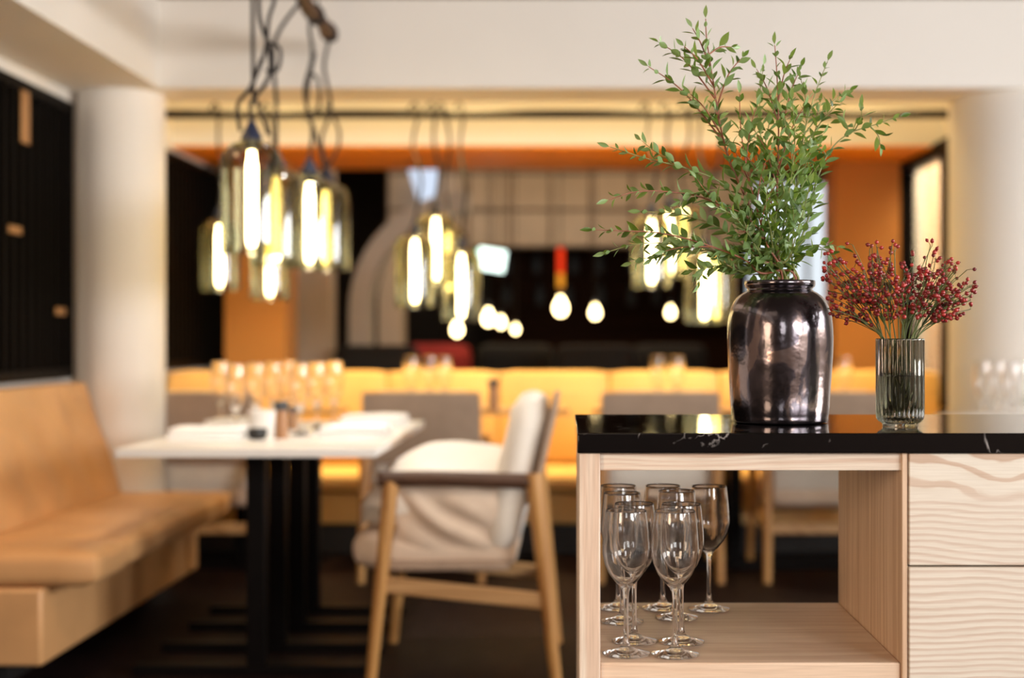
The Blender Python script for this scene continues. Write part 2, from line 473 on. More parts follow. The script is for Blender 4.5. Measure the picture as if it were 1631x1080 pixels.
def pbox(name, mat, parent, *a, bevel=0.003, label=None):
    bm = bmesh.new(); box(bm, *a)
    o = link(name, bm, mat, parent, smooth=True, bevel=bevel, angle=30)
    if label: o['label'] = label
    return o


def dup(root, loc, rz=None, label=None, group=None):
    r = root.copy(); C.objects.link(r); r.location = loc
    if rz is not None: r.rotation_euler = (0, 0, rz)
    if label: r['label'] = label
    if group: r['group'] = group

    def rec(a, b):
        for ch in a.children:
            c = ch.copy(); C.objects.link(c); c.parent = b
            rec(ch, c)
    rec(root, r)
    return r


def spline(pts, per=8):
    pts = [Vector(p) for p in pts]
    out = []
    n = len(pts)
    for i in range(n-1):
        p0, p1, p2, p3 = pts[max(i-1, 0)], pts[i], pts[i+1], pts[min(i+2, n-1)]
        for k in range(per):
            t = k/per
            out.append(0.5*((2*p1)+(p2-p0)*t+(2*p0-5*p1+4*p2-p3)*t*t+(3*p1-p0-3*p2+p3)*t**3))
    out.append(pts[-1])
    return out


# ------------------------------------------------------------------ room shell
XL, XR = -2.10, 4.6          # side walls
YB, BEAM0, BEAM1 = -3.2, 5.95, 6.25
ZB = 2.113                   # beam underside
HC = 2.60
sbox('floor', M['floor'], -5.2, 6.0, YB, 14.2, -0.1, 0.0)
sbox('ceiling', M['ceiling'], -5.2, 6.0, YB, 14.2, 3.0, 3.1)
sbox('ceiling_front', M['room_brown'], XL, XR, YB, BEAM0, 2.486, 2.58)


def wall_open(name, mat, axis, pos, th, a0, a1, z0, z1, holes):
    """wall in the plane axis=pos with rectangular openings (u0,u1,v0,v1)"""
    bm = bmesh.new()
    def seg(u0, u1, v0, v1):
        if u1-u0 < 1e-4 or v1-v0 < 1e-4: return
        if axis == 'X': box(bm, pos, pos+th, u0, u1, v0, v1)
        else: box(bm, u0, u1, pos, pos+th, v0, v1)
    u = a0
    for (h0, h1, v0, v1) in sorted(holes):
        seg(u, h0, z0, z1); seg(h0, h1, z0, v0); seg(h0, h1, v1, z1); u = h1
    seg(u, a1, z0, z1)
    return struct(name, bm, mat)


def window(name, axis, pos, h, nb=1, mat=None, depth=0.06):
    u0, u1, v0, v1 = h
    mat = mat or M['paint']
    bm = bmesh.new()
    def bx(a, b, c, d, t=0.0):
        if axis == 'X': box(bm, pos-depth/2+t, pos+depth/2-t, a, b, c, d)
        else: box(bm, a, b, pos-depth/2+t, pos+depth/2-t, c, d)
    w = 0.06
    bx(u0, u0+w, v0, v1); bx(u1-w, u1, v0, v1); bx(u0+w, u1-w, v0, v0+w); bx(u0+w, u1-w, v1-w, v1)
    for i in range(nb):
        c = u0+(u1-u0)*(i+1)/(nb+1); bx(c-0.02, c+0.02, v0+w, v1-w, 0.005)
    o = struct(name, bm, mat)
    g = bmesh.new()
    if axis == 'X': box(g, pos-0.003, pos+0.003, u0+w, u1-w, v0+w, v1-w)
    else: box(g, u0+w, u1-w, pos-0.003, pos+0.003, v0+w, v1-w)
    p = struct('window_pane', g, M['goblet_thin'], parent=o)
    return o


# left wall, with its long dark glazed screen starting above the bench back
sbox('wall_left', M['paint'], XL-0.12, XL, 2.0, 8.6, 0.0, 3.0)
sbox('wall_left_near', M['room_brown'], XL-0.12, XL, YB, 2.0, 0.0, 3.0)
# far right wall of the front room (two tall windows) and the wall behind the camera
RW = [(-2.2, -0.4, 1.30, 2.44), (0.8, 3.4, 1.30, 2.44)]
wall_open('wall_right', M['paint'], 'X', XR, 0.15, YB, BEAM0+0.5, 0.0, 3.0, RW)
for i, h in enumerate(RW): window('window_%d' % (i+1), 'X', XR+0.07, h, 2)
BW = [(-0.4, 0.5, 1.4, 2.42), (2.3, 4.4, 1.30, 2.44)]
wall_open('wall_back', M['room_brown'], 'Y', YB-0.15, 0.15, XL, XR, 0.0, 3.0, BW)
for i, h in enumerate(BW): window('window_%d' % (i+3), 'Y', YB-0.07, h, 1)

# columns and beams
bm = bmesh.new(); lathe(bm, [(0, 0), (0.180, 0), (0.180, ZB), (0, ZB)], 64, (-1.905, 6.115, 0))
o = link('column_left', bm, M['paint'], angle=30); o['kind'] = 'structure'
bm = bmesh.new(); lathe(bm, [(0, 0), (0.32, 0), (0.32, ZB), (0, ZB)], 64, (2.02, 6.27, 0))
o = link('column_right', bm, M['paint'], angle=30); o['kind'] = 'structure'
sbox('beam_across', M['paint'], XL, XR, BEAM0, BEAM1+0.05, ZB, 3.0)
sbox('beam_left', M['paint'], XL, -1.70, YB, BEAM0, ZB, 2.486)
sbox('wall_front', M['paint'], 2.34, XR, BEAM0+0.2, BEAM1+0.05, 0.0, ZB)
# recess behind the beam
wall_open('wall_alcove_right', M['paint'], 'X', 2.02, 0.12, BEAM1+0.1, 8.6, 0.0, 3.0, [(7.1, 8.5, 0.70, 2.10)])
BH = 2.083
sbox('bulkhead', M['paint'], XL, 2.02, 7.6, 8.6, BH+0.012, 3.0)
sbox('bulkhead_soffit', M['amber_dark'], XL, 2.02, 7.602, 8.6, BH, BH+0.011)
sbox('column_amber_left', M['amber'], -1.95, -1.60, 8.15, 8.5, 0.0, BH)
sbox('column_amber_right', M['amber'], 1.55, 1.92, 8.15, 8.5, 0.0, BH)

# far room beyond the banquette
sbox('wall_far_left', M['dark_wall'], -4.6, -4.5, 8.6, 14.0, 0, 3.0)
sbox('wall_far_right', M['beige_plaster'], 4.5, 4.6, 8.6, 14.0, 0, 3.0)
FWH = [(1.45, 3.2, 1.15, 2.6)]
wall_open('wall_far', M['dark_wall'], 'Y', 13.6, 0.15, -4.6, 4.6, 0, 3.0, FWH)
window('window_5', 'Y', 13.66, FWH[0], 1)
sbox('wall_far_divider_left', M['dark_wall'], -5.2, XL, 8.6, 8.7, 0, 3.0)
sbox('wall_far_divider_right', M['beige_plaster'], 2.14, 5.0, 8.6, 8.7, 0, 3.0)

# tiled band hanging across the far room
bm = bmesh.new(); box(bm, -1.45, 1.55, 11.6, 11.7, 1.80, 3.0)
band = struct('trim_tiled_band', bm, M['grout'])
bm = bmesh.new()
rr = random.Random(5)
for i in range(9):
    for j in range(4):
        x0 = -1.43+i*0.33; z0 = 1.815+j*0.30
        dy = rr.choice((0.0, 0.015, 0.03))
        box(bm, x0, x0+0.305, 11.56-dy, 11.61, z0, z0+0.275)
struct('trim_tiles', bm, M['tile'])

bm = bmesh.new(); prism(bm, [(-1.25, 2.42), (-1.00, 2.42), (-1.03, 2.14), (-1.10, 2.02), (-1.16, 2.14)], 'Y', 11.3, 11.34)
struct('window_6', bm, M['day_pane'])
# vaulted grey arch on the left of the far room
def arch(name, y0, y1, xs, mat, rad, zc, t):
    bm = bmesh.new()
    pts = [(xs, 0.0), (xs, zc)]
    for k in range(13):
        a = PI-PI*0.5*k/12
        pts.append((xs+rad+rad*math.cos(a), zc+rad*math.sin(a)))
    inner = [(xs+rad, zc+rad-t)]
    for k in range(13):
        a = PI*0.5+PI*0.5*k/12
        inner.append((xs+rad+(rad-t)*math.cos(a), zc+(rad-t)*math.sin(a)))
    inner.append((xs+t, 0.0))
    prism(bm, pts+inner, 'Y', y0, y1)
    return struct(name, bm, mat)


arch('arch_grey', 9.6, 9.9, -1.46, M['grey_plaster'], 0.80, 1.25, 0.13)
arch('arch_beige', 10.8, 11.1, -1.42, M['beige_plaster'], 0.62, 1.35, 0.18)
sbox('column_beige', M['beige_plaster'], -1.76, -1.53, 9.25, 9.5, 0, 3.0)

# ------------------------------------------------------------------ dark screens on the left wall
def slat_screen(label, y0, y1, z0, z1, amber_dabs):
    t = thing('slatted_screen', label, 'screen', (XL, y0, z0))
    bm = bmesh.new(); box(bm, 0.0, 0.025, 0, y1-y0, 0, z1-z0)
    link('panel', bm, M['black_glass'], t, bevel=0.002)
    bm = bmesh.new()
    h = z1-z0
    box(bm, 0.0, 0.05, -0.02, 0.03, 0, h); box(bm, 0, 0.05, y1-y0-0.03, y1-y0, 0, h)
    box(bm, 0, 0.05, 0.03, y1-y0-0.03, 0, 0.04); box(bm, 0, 0.05, 0.03, y1-y0-0.03, h-0.04, h)
    link('frame', bm, M['black_frame'], t, bevel=0.003)
    bm = bmesh.new()
    y = 0.12
    while y < y1-y0-0.05:
        box(bm, 0.024, 0.046, y, y+0.018, 0.04, h-0.04); y += 0.085
    link('slats', bm, M['black_frame'], t)
    for (yy, zz, ww, hh) in amber_dabs:
        pbox('amber_dab', M['amber_metal'], t, 0.047, 0.053, yy-y0-ww/2, yy-y0+ww/2, zz-z0-hh/2, zz-z0+hh/2, bevel=0.001)  # small amber metallic rectangles set on the slats
    return t


slat_screen('black slatted screen over the tan bench at the left wall', 2.2, 5.94, 0.90, 2.045,
            [(5.40, 1.905, 0.085, 0.20), (5.30, 1.47, 0.12, 0.03), (5.78, 1.175, 0.11, 0.03), (5.06, 1.18, 0.1, 0.03)])
slat_screen('black screen in the alcove behind the left white column', 6.4, 8.58, 0.90, 2.04, [])

# black framed bright door at right of the alcove
def glazed_frame(label, y0, y1, z0, z1):
    t = thing('glazed_panel', label, 'window', (2.02, y0, z0))
    w, h = y1-y0, z1-z0
    bm = bmesh.new()
    box(bm, -0.06, 0.02, 0.0, 0.34, 0, h); box(bm, -0.06, 0.02, w-0.20, w, 0, h)
    box(bm, -0.06, 0.02, 0.34, w-0.20, 0, 0.035); box(bm, -0.06, 0.02, 0.34, w-0.20, h-0.07, h)
    link('frame', bm, M['black_frame'], t, bevel=0.004)
    bm = bmesh.new(); box(bm, -0.012, -0.006, 0.34, w-0.20, 0.035, h-0.07)
    link('pane', bm, M['goblet_thin'], t)
    return t


glazed_frame('black framed glass panel with bright light behind it, beside the right white column', 7.1, 8.5, 0.70, 2.10)

# ------------------------------------------------------------------ tan bench on the left
t = thing('bench', 'tan leather corner bench along the left wall under the black screen', 'bench', (0, 0, 0))
bm = bmesh.new()
cushion(bm, -1.86, -1.37, 4.16, 4.47, 0.335, 0.438, 8, 8, 0.012, 0.35, wr=0.002, seed=1)
link('seat_cushion', bm, M['tan_leather'], t)
bm = bmesh.new()
cushion(bm, -1.86, -1.385, 4.475, 5.93, 0.335, 0.432, 14, 14, 0.014, 0.35, wr=0.003, seed=2)
link('seat_cushion', bm, M['tan_leather'], t)
bm = bmesh.new()
# leaning upholstered back with soft vertical channels
ny, nz = 60, 16
grid = []
for j in range(ny+1):
    y = 3.2+(5.92-3.2)*j/ny
    row = []
    for k in range(nz+1):
        f = k/nz
        x = -1.845-0.155*f
        u = (y-3.2)/0.30
        ch = abs(math.sin(PI*u))**0.6
        x += 0.012*ch*math.sin(PI*min(1, f*1.02))**0.5 if 0 < f < 1 else 0
        x += 0.004*math.sin(y*23+f*9)*math.sin(f*PI)
        row.append(bm.verts.new((x, y, 0.42+0.462*f)))
    grid.append(row)
for j in range(ny):
    for k in range(nz):
        bm.faces.new((grid[j][k], grid[j+1][k], grid[j+1][k+1], grid[j][k+1]))
bk = []
for j in range(ny+1):
    y = 3.2+(5.92-3.2)*j/ny
    bk.append((bm.verts.new((-2.095, y, 0.882)), bm.verts.new((-2.095, y, 0.42))))
for j in range(ny):
    bm.faces.new((grid[j][nz], grid[j+1][nz], bk[j+1][0], bk[j][0]))
    bm.faces.new((bk[j][0], bk[j+1][0], bk[j+1][1], bk[j][1]))
for j in (0, ny):
    bm.faces.new([grid[j][k] for k in range(nz+1)]+[bk[j][0], bk[j][1]])
link('backrest', bm, M['tan_leather'], t, angle=60)
pbox('base', M['tan_leather'], t, -2.05, -1.53, 4.16, 5.93, 0.105, 0.334, bevel=0.012)
pbox('plinth', M['plinth'], t, -2.05, -1.72, 4.40, 5.90, 0.0, 0.105, bevel=0.002)
# the back continues toward the camera on its own carcass, out of view
pbox('carcass', M['plinth'], t, -2.09, -1.87, 3.22, 5.92, 0.0, 0.42, bevel=0.002)

# ------------------------------------------------------------------ banquette across the alcove
t = thing('banquette', 'long golden leather banquette across the alcove under the far opening', 'banquette', (0, 0, 0))
bm = bmesh.new()
BX0, BX1 = -2.07, 1.95
n = 7
for i in range(n):
    a = BX0+(BX1-BX0)*i/n; b = BX0+(BX1-BX0)*(i+1)/n
    cushion(bm, a+0.001, b-0.001, 7.38, 7.52, 0.42, 0.893, 6, 6, 0.0, 0.2, seed=i)
link('backrest', bm, M['honey_leather'], t)
bm = bmesh.new()
for i in range(3):
    a = BX0+(BX1-BX0)*i/3; b = BX0+(BX1-BX0)*(i+1)/3
    cushion(bm, a+0.002, b-0.002, 6.93, 7.39, 0.315, 0.405, 8, 8, 0.012, 0.35, seed=i+9)
link('seat_cushion', bm, M['honey_leather'], t)
pbox('base', M['honey_leather'], t, BX0, BX1, 7.00, 7.52, 0.15, 0.314, bevel=0.01)
pbox('plinth', M['plinth'], t, BX0, BX1, 7.05, 7.52, 0.0, 0.15, bevel=0.002)
pbox('back_ledge', M['honey_wood'], t, BX0, BX1, 7.52, 7.72, 0.0, 0.88, bevel=0.004)


# ------------------------------------------------------------------ tables
TZ = 0.735
TX0, TX1, TY0, TY1 = -1.35, -0.565, 4.26, 5.70
t = thing('dining_table', 'white topped table with black iron posts beside the tan bench', 'table', ((TX0+TX1)/2, (TY0+TY1)/2, 0))
hx, hy = (TX1-TX0)/2, (TY1-TY0)/2
pbox('tabletop', M['white_top'], t, -hx, hx, -hy, hy, TZ-0.012, TZ, bevel=0.003)
pbox('tabletop_edge', M['white_top'], t, -hx+0.001, hx-0.001, -hy+0.001, hy-0.001, TZ-0.026, TZ-0.0125, bevel=0.003)
tc = Vector(((TX0+TX1)/2, (TY0+TY1)/2, 0))
for y in (4.53, 4.86, 5.21, 5.52):
    pbox('post', M['iron'], t, -0.98-tc.x-0.029, -0.98-tc.x+0.029, y-tc.y-0.029, y-tc.y+0.029, 0.03, TZ-0.0305)
    pbox('foot_bar', M['iron'], t, -1.37-tc.x, -0.62-tc.x, y-tc.y-0.032, y-tc.y+0.032, 0.0, 0.03)
for (a, b) in ((4.53, 4.86), (5.21, 5.52)):
    pbox('top_plate', M['iron'], t, -0.98-tc.x-0.05, -0.98-tc.x+0.05, a-tc.y-0.05, b-tc.y+0.05, TZ-0.030, TZ-0.0262, bevel=0.0)


def wood_table(label, x0, x1, y0, y1):
    t = thing('dining_table', label, 'table', ((x0+x1)/2, (y0+y1)/2, 0))
    hx, hy = (x1-x0)/2, (y1-y0)/2
    pbox('tabletop', M['honey_wood'], t, -hx, hx, -hy, hy, TZ-0.024, TZ)
    for s in (-1, 1):
        pbox('post', M['iron'], t, -0.029, 0.029, s*0.12-0.029, s*0.12+0.029, 0.03, TZ-0.024)
        pbox('foot_bar', M['iron'], t, -hx*0.8, hx*0.8, s*0.12-0.032, s*0.12+0.032, 0, 0.03)
    return t


wood_table('honey wood table before the banquette behind the white table', -1.95, -1.05, 6.56, 6.92)
wood_table('honey wood table before the banquette behind the linen armchair', -0.93, 0.02, 6.56, 6.92)
wood_table('honey wood table before the banquette behind the marble counter', 0.13, 1.45, 6.56, 6.92)

t = thing('side_table', 'white table with glasses in front of the right white column', 'table', (1.95, 5.35, 0))
pbox('tabletop', M['white_top'], t, -0.62, 0.62, -0.42, 0.42, TZ-0.03, TZ)
for sx in (-1, 1):
    for sy in (-1, 1):
        pbox('leg', M['iron'], t, sx*0.54-0.025, sx*0.54+0.025, sy*0.34-0.025, sy*0.34+0.025, 0, TZ-0.03)


# ------------------------------------------------------------------ linen armchairs (local front is -x)
def leg_bm(a, b, ra, rb):
    bm = bmesh.new()
    a, b = Vector(a), Vector(b)
    tube(bm, [a+(b-a)*k/6 for k in range(7)], [ra+(rb-ra)*k/6 for k in range(7)], 12)
    return bm


def make_chair(label, loc, rz, group=None):
    t = thing('armchair', label, 'chair', loc, rz, group)
    for s in (-1, 1):
        link('leg', leg_bm((-0.222, s*0.268, 0.622), (-0.283, s*0.282, 0.0), 0.026, 0.017), M['oak'], t)
        link('leg', leg_bm((0.222, s*0.262, 0.645), (0.292, s*0.275, 0.0), 0.029, 0.018), M['oak'], t)
        bm = bmesh.new()
        pts = [(-0.262, s*0.268, 0.627), (-0.12, s*0.272, 0.630), (0.05, s*0.272, 0.626), (0.215, s*0.262, 0.620)]
        sp = spline(pts, 5)
        tube(bm, sp, [0.0245]*len(sp), 12)
        link('armrest', bm, M['arm_leather'], t)
        # linen side panel hanging from the arm, with diagonal pull creases
        bm = bmesh.new()
        nu, nv = 34, 26
        for side in (0, 1):
            vs = []
            for i in range(nu+1):
                row = []
                for j in range(nv+1):
                    u, v = i/nu, j/nv
                    xt = -0.215+0.405*u; xb = -0.215+0.375*u
                    x = xt*(1-v)+xb*v
                    z = 0.612-(0.612-0.365)*v
                    d = (u*1.15-v*0.85)
                    bulge = 0.020*math.sin(PI*v)*math.sin(PI*min(1, max(0, u)))
                    cr = (0.0115*math.sin(d*13+1.6*math.sin(u*4.3)+0.9*math.sin(v*5))+0.004*math.sin(d*24+2.3*math.sin(u*6.1)))*math.sin(PI*v)**0.6*math.sin(PI*u)**0.5*(1-0.6*v)
                    pinch = -0.02*math.exp(-((u-0.9)/0.06)**2)*v
                    y = 0.243-0.02*v+bulge+cr+pinch-(0.014 if side else 0)
                    row.append(bm.verts.new((x, s*y, z)))
                vs.append(row)
            for i in range(nu):
                for j in range(nv):
                    bm.faces.new((vs[i][j], vs[i+1][j], vs[i+1][j+1], vs[i][j+1]))
            if side == 0: outer = vs
            else:
                for i in range(nu):
                    for j in (0, nv): bm.faces.new((outer[i][j], outer[i+1][j], vs[i+1][j], vs[i][j]))
                for j in range(nv):
                    for i in (0, nu): bm.faces.new((outer[i][j], outer[i][j+1], vs[i][j+1], vs[i][j]))
        link('side_panel', bm, M['cream_fabric'], t, angle=70)
        bm = bmesh.new()
        prism(bm, [(-0.25, 0.325), (0.255, 0.272), (0.262, 0.222), (-0.255, 0.275)], 'Y', s*0.268-0.014, s*0.268+0.014)
        link('side_rail', bm, M['oak_x'], t, bevel=0.005)
    for x, z in ((-0.248, 0.30), (0.255, 0.25)):
        bm = bmesh.new(); box(bm, x-0.013, x+0.013, -0.262, 0.262, z-0.025, z+0.025)
        link('cross_rail', bm, M['oak_x'], t, bevel=0.005)
    bm = bmesh.new()
    cushion(bm, -0.355, 0.17, -0.235, 0.235, 0.335, 0.455, 8, 8, 0.015, 0.45, wr=0.002, seed=4)
    link('seat', bm, M['cream_fabric'], t)
    bm = bmesh.new()
    cushion(bm, -0.27, 0.15, -0.262, 0.262, 0.334, 0.372, 8, 8, 0.0, 0.5)
    link('seat_piping', bm, M['taupe_fabric'], t)
    ang = math.atan2(0.10, 0.43)
    mt = Matrix.Translation((0.125, 0, 0.455)) @ Matrix.Rotation(ang, 4, 'Y')
    bm = bmesh.new()
    cushion(bm, -0.062, 0.056, -0.255, 0.255, -0.06, 0.440, 8, 8, 0.0, 0.75, M4=mt, seed=2)
    for v in bm.verts:
        v.co.x += 0.004*math.sin(v.co.y*40)*math.sin(v.co.z*31)
    bk = link('backrest', bm, M['white_fabric'], t)
    bm = bmesh.new()
    cushion(bm, 0.056, 0.080, -0.272, 0.272, 0.11, 0.458, 8, 8, 0.0, 0.5, M4=mt, seed=2)
    link('back_shell', bm, M['taupe_fabric'], bk)
    return t


CH = make_chair('cream linen armchair with oak legs pulled up to the right side of the white table', (-0.32, 4.70, 0), 0)
bm = bmesh.new()
cushion(bm, -0.315, 0.150, -0.240, 0.240, 0.0, 0.205, 12, 12, 0.022, 0.30, wr=0.004, seed=7)
for v in bm.verts: v.co.z -= max(0.0, -0.12-v.co.x)**1.3*0.8 if v.co.z > 0.08 else 0
for v in bm.verts: v.co.z *= 1+0.16*(v.co.y/0.235) if v.co.z > 0.07 else 1
cu = link('cushion', bm, M['white_fabric'])
cu.location = (-0.335, 4.70, 0.472)
tag(cu, 'plump white cushion lying on the seat of the linen armchair', 'cushion')
G = 'linen armchairs drawn up before the banquette'
for x, lab in ((-1.62, 'taupe backed armchair facing the banquette, beside the left white column'),
               (-0.625, 'taupe backed armchair facing the banquette, between the white table and the linen armchair'),
               (0.415, 'taupe backed armchair facing the banquette, seen just over the left end of the marble counter'),
               (1.14, 'taupe backed armchair facing the banquette, its oak leg seen through the open shelf')):
    c_ = dup(CH, (x, 6.45, 0), -PI/2, lab, G); c_.scale = (0.95, 0.95, 0.94)

# ------------------------------------------------------------------ things on the tables
def wine_profile(h=0.222, rb=0.0365, rr=0.0315, rf=0.0365, th=0.0011):
    k = h/0.222
    outer = [(0.0, 0.0), (rf*0.9, 0.0), (rf, 0.0008), (rf, 0.0022), (rf*0.8, 0.0042), (rf*0.45, 0.0075), (0.0085, 0.012*k), (0.0050, 0.019*k), (0.0040, 0.032*k),
             (0.0037, 0.06*k), (0.0040, 0.085*k), (0.0052, 0.097*k), (0.0095, 0.1045*k), (0.0175, 0.1125*k), (0.0262, 0.124*k), (0.0325, 0.138*k),
             (rb-0.0004, 0.154*k), (rb, 0.165*k), (rb-0.0005, 0.178*k), (rb-0.0020, 0.195*k), (rr+0.0013, 0.211*k), (rr+0.0002, 0.2200*k), (rr, 0.2213*k), (rr-0.0002, 0.2218*k), (rr-0.0005, h)]
    inner = [(rr-0.0008, 0.2218*k), (rr-0.0010, 0.2213*k), (rr+0.0002-th, 0.2200*k), (rr+0.0013-th, 0.211*k), (rb-0.002-th, 0.195*k), (rb-th, 0.165*k), (rb-0.0004-th, 0.154*k), (0.0325-th, 0.138*k),
             (0.0262-th*1.2, 0.1248*k), (0.0165, 0.1142*k), (0.0085, 0.1082*k), (0.0, 0.1062*k)]
    return outer, inner


def tall_profile():
    th = 0.0011
    o = [(0.0, 0.0), (0.034, 0.0), (0.036, 0.0008), (0.036, 0.0022), (0.029, 0.0042), (0.017, 0.0075), (0.0085, 0.012), (0.0050, 0.019), (0.0040, 0.030),
         (0.0037, 0.045), (0.0040, 0.060), (0.0052, 0.072), (0.0085, 0.080), (0.0145, 0.094), (0.0215, 0.112), (0.0275, 0.130), (0.0325, 0.150), (0.0355, 0.170), (0.0362, 0.186),
         (0.0352, 0.208), (0.0330, 0.230), (0.0318, 0.2415), (0.0316, 0.2440), (0.0311, 0.245)]
    i = [(0.0307, 0.2440), (0.0318-th, 0.2415), (0.0330-th, 0.230), (0.0362-th, 0.186), (0.0325-th, 0.150), (0.0205, 0.1125), (0.0125, 0.094), (0.005, 0.0845), (0.0, 0.083)]
    return o, i


def make_goblet(label, loc, mat, group, h=0.222, n=40, thin=False):
    o, i = tall_profile() if h > 0.24 else wine_profile(h)
    t = thing('wine_glass', label, 'glass', loc, 0, group)
    bm = bmesh.new()
    k = 14
    if thin:
        lathe(bm, o[12:], n)
    else:
        lathe(bm, [(0.0, o[12][1]-0.0)]+o[12:]+i, n)
    link('bowl', bm, mat, t, angle=60)
    bm = bmesh.new()
    lathe(bm, o[6:12]+[(o[12][0]*0.97, o[12][1])]+([(0, o[12][1])] if not thin else []), 20)
    link('stem', bm, mat, t, angle=60)
    bm = bmesh.new()
    lathe(bm, o[0:7]+[(0, o[6][1])], n)
    link('foot', bm, mat, t, angle=60)
    return t


G = 'wine glasses standing on the white table'
spots = [((376, 4.72), 'front left of the row, beside the folded napkin'), ((408, 4.95), 'second from the left in the row'),
         ((436, 5.22), 'directly behind the wooden pepper mill'), ((478, 4.85), 'just right of the wooden pepper mill'),
         ((505, 5.15), 'near the dark small mill'), ((532, 5.35), 'rightmost of the row, before the right napkins'),
         ((352, 5.30), 'far back at the left end'), ((458, 5.50), 'hindmost behind both mills')]
first = None
for (px, d), w in spots:
    loc = ((px-CX)/(F/d), d, TZ)
    lab = 'tall wine glass on the white table, '+w
    if first is None: first = make_goblet(lab, loc, M['goblet'], G, 0.245, 28)
    else: dup(first, loc, None, lab, G)
G2 = 'wine glasses standing on the honey wood tables'
for px, d, w in ((655, 6.62, 'left of the armchair gap'), (684, 6.75, 'under the middle pendant cluster'), (708, 6.6, 'right beside the middle cluster one'),
                 (1048, 6.7, 'left of the dark vase'), (1078, 6.62, 'nearest left of the dark vase'), (1345, 6.7, 'between the two vases')):
    dup(first, ((px-CX)/(F/d), d, TZ), None, 'wine glass on a honey wood table, '+w, G2)
G3 = 'wine glasses on the right white table'
for px, d, w in ((1566, 5.3, 'leftmost of its row'), (1590, 5.5, 'second of its row'), (1612, 5.15, 'third of its row'), (1628, 5.45, 'last of its row at the picture edge')):
    dup(first, ((px-CX)/(F/d), d, TZ), None, 'wine glass on the right side table, '+w, G3)


def napkin(label, x0, x1, y0, y1, h, seed, group, rz=0.0):
    bm = bmesh.new()
    hx, hy = (x1-x0)/2, (y1-y0)/2
    for k in range(3):
        e = 0.004*k
        cushion(bm, -hx+e, hx-e, -hy+e, hy-e*2, h*k/3, h*(k+1)/3, 6, 6, 0.003, 0.5, wr=0.0015, seed=seed+k)
    o = link('folded_napkin', bm, M['napkin'])
    o.location = ((x0+x1)/2, (y0+y1)/2, TZ); o.rotation_euler = (0, 0, rz)
    return tag(o, label, 'napkin', group)


GN = 'folded white napkins on the white table'
napkin('white folded napkin at the near left corner of the white table', -1.30, -1.05, 4.62, 4.80, 0.040, 1, GN)
napkin('white folded napkin further back on the bench side of the table', -1.31, -1.06, 5.12, 5.36, 0.036, 4, GN)
napkin('white folded napkin on the chair side of the white table, nearer one', -0.83, -0.60, 4.75, 5.0, 0.036, 7, GN)
napkin('white folded napkin at the far right corner of the white table', -0.85, -0.60, 5.30, 5.55, 0.040, 10, GN)
napkin('white napkin heap on the side table beside the ribbed vase', 1.40, 1.68, 5.15, 5.45, 0.045, 13, None)

# black tealight bowl, white cup behind it, pepper mills
bm = bmesh.new()
lathe(bm, [(0, 0), (0.022, 0), (0.030, 0.008), (0.033, 0.022), (0.032, 0.036), (0.029, 0.036), (0.029, 0.02), (0.02, 0.010), (0, 0.008)], 32)
o = link('candle_bowl', bm, M['candle_black']); o.location = W(410, 0, 4.66).to_2d().to_3d()+Vector((0, 0, TZ))
o.location.y = 4.66
tag(o, 'small black bowl at the front of the white table', 'bowl')
bm = bmesh.new()
lathe(bm, [(0, 0), (0.036, 0), (0.046, 0.02), (0.050, 0.055), (0.050, 0.085), (0.047, 0.085), (0.046, 0.05), (0.040, 0.018), (0, 0.012)], 32)
o = link('porcelain_cup', bm, M['frost']); o.location = ((418-CX)/(F/4.86), 4.86, TZ)
tag(o, 'white porcelain cup behind the small black bowl', 'cup')


def mill(label, px, d, h, r, group=None):
    t = thing('pepper_mill', label, 'pepper mill', ((px-CX)/(F/d), d, TZ), 0, group)
    bm = bmesh.new(); lathe(bm, [(0, 0), (r, 0), (r*1.02, h*0.02), (r*0.98, h*0.35), (r*0.9, h*0.62), (r*0.86, h*0.74), (0, h*0.74)], 28)
    link('body', bm, M['mill_wood'], t)
    bm = bmesh.new(); lathe(bm, [(0, h*0.742), (r*0.8, h*0.742), (r*0.86, h*0.78), (r*1.12, h*0.86), (r*1.18, h*0.93), (r*1.0, h*0.97), (r*0.35, h*0.985), (r*0.3, h), (0, h)], 28)
    link('head', bm, M['slate'], t)
    return t


GM = 'wooden mills on the tables'
mill('wooden pepper mill with slate grey head beside the black bowl', 448, 4.70, 0.125, 0.0215, GM)
mill('small dark mill standing behind the pepper mill on the white table', 466, 5.15, 0.085, 0.018, GM)
mill('tall dark mill on the honey wood table right of the taupe armchair', 786, 6.5, 0.145, 0.024, GM)

# ------------------------------------------------------------------ pendants
SHADE_OUT = [(0.018, 0.350), (0.030, 0.346), (0.060, 0.335), (0.080, 0.318), (0.0895, 0.296), (0.093, 0.27), (0.093, 0.05), (0.0925, 0.015), (0.091, 0.0)]


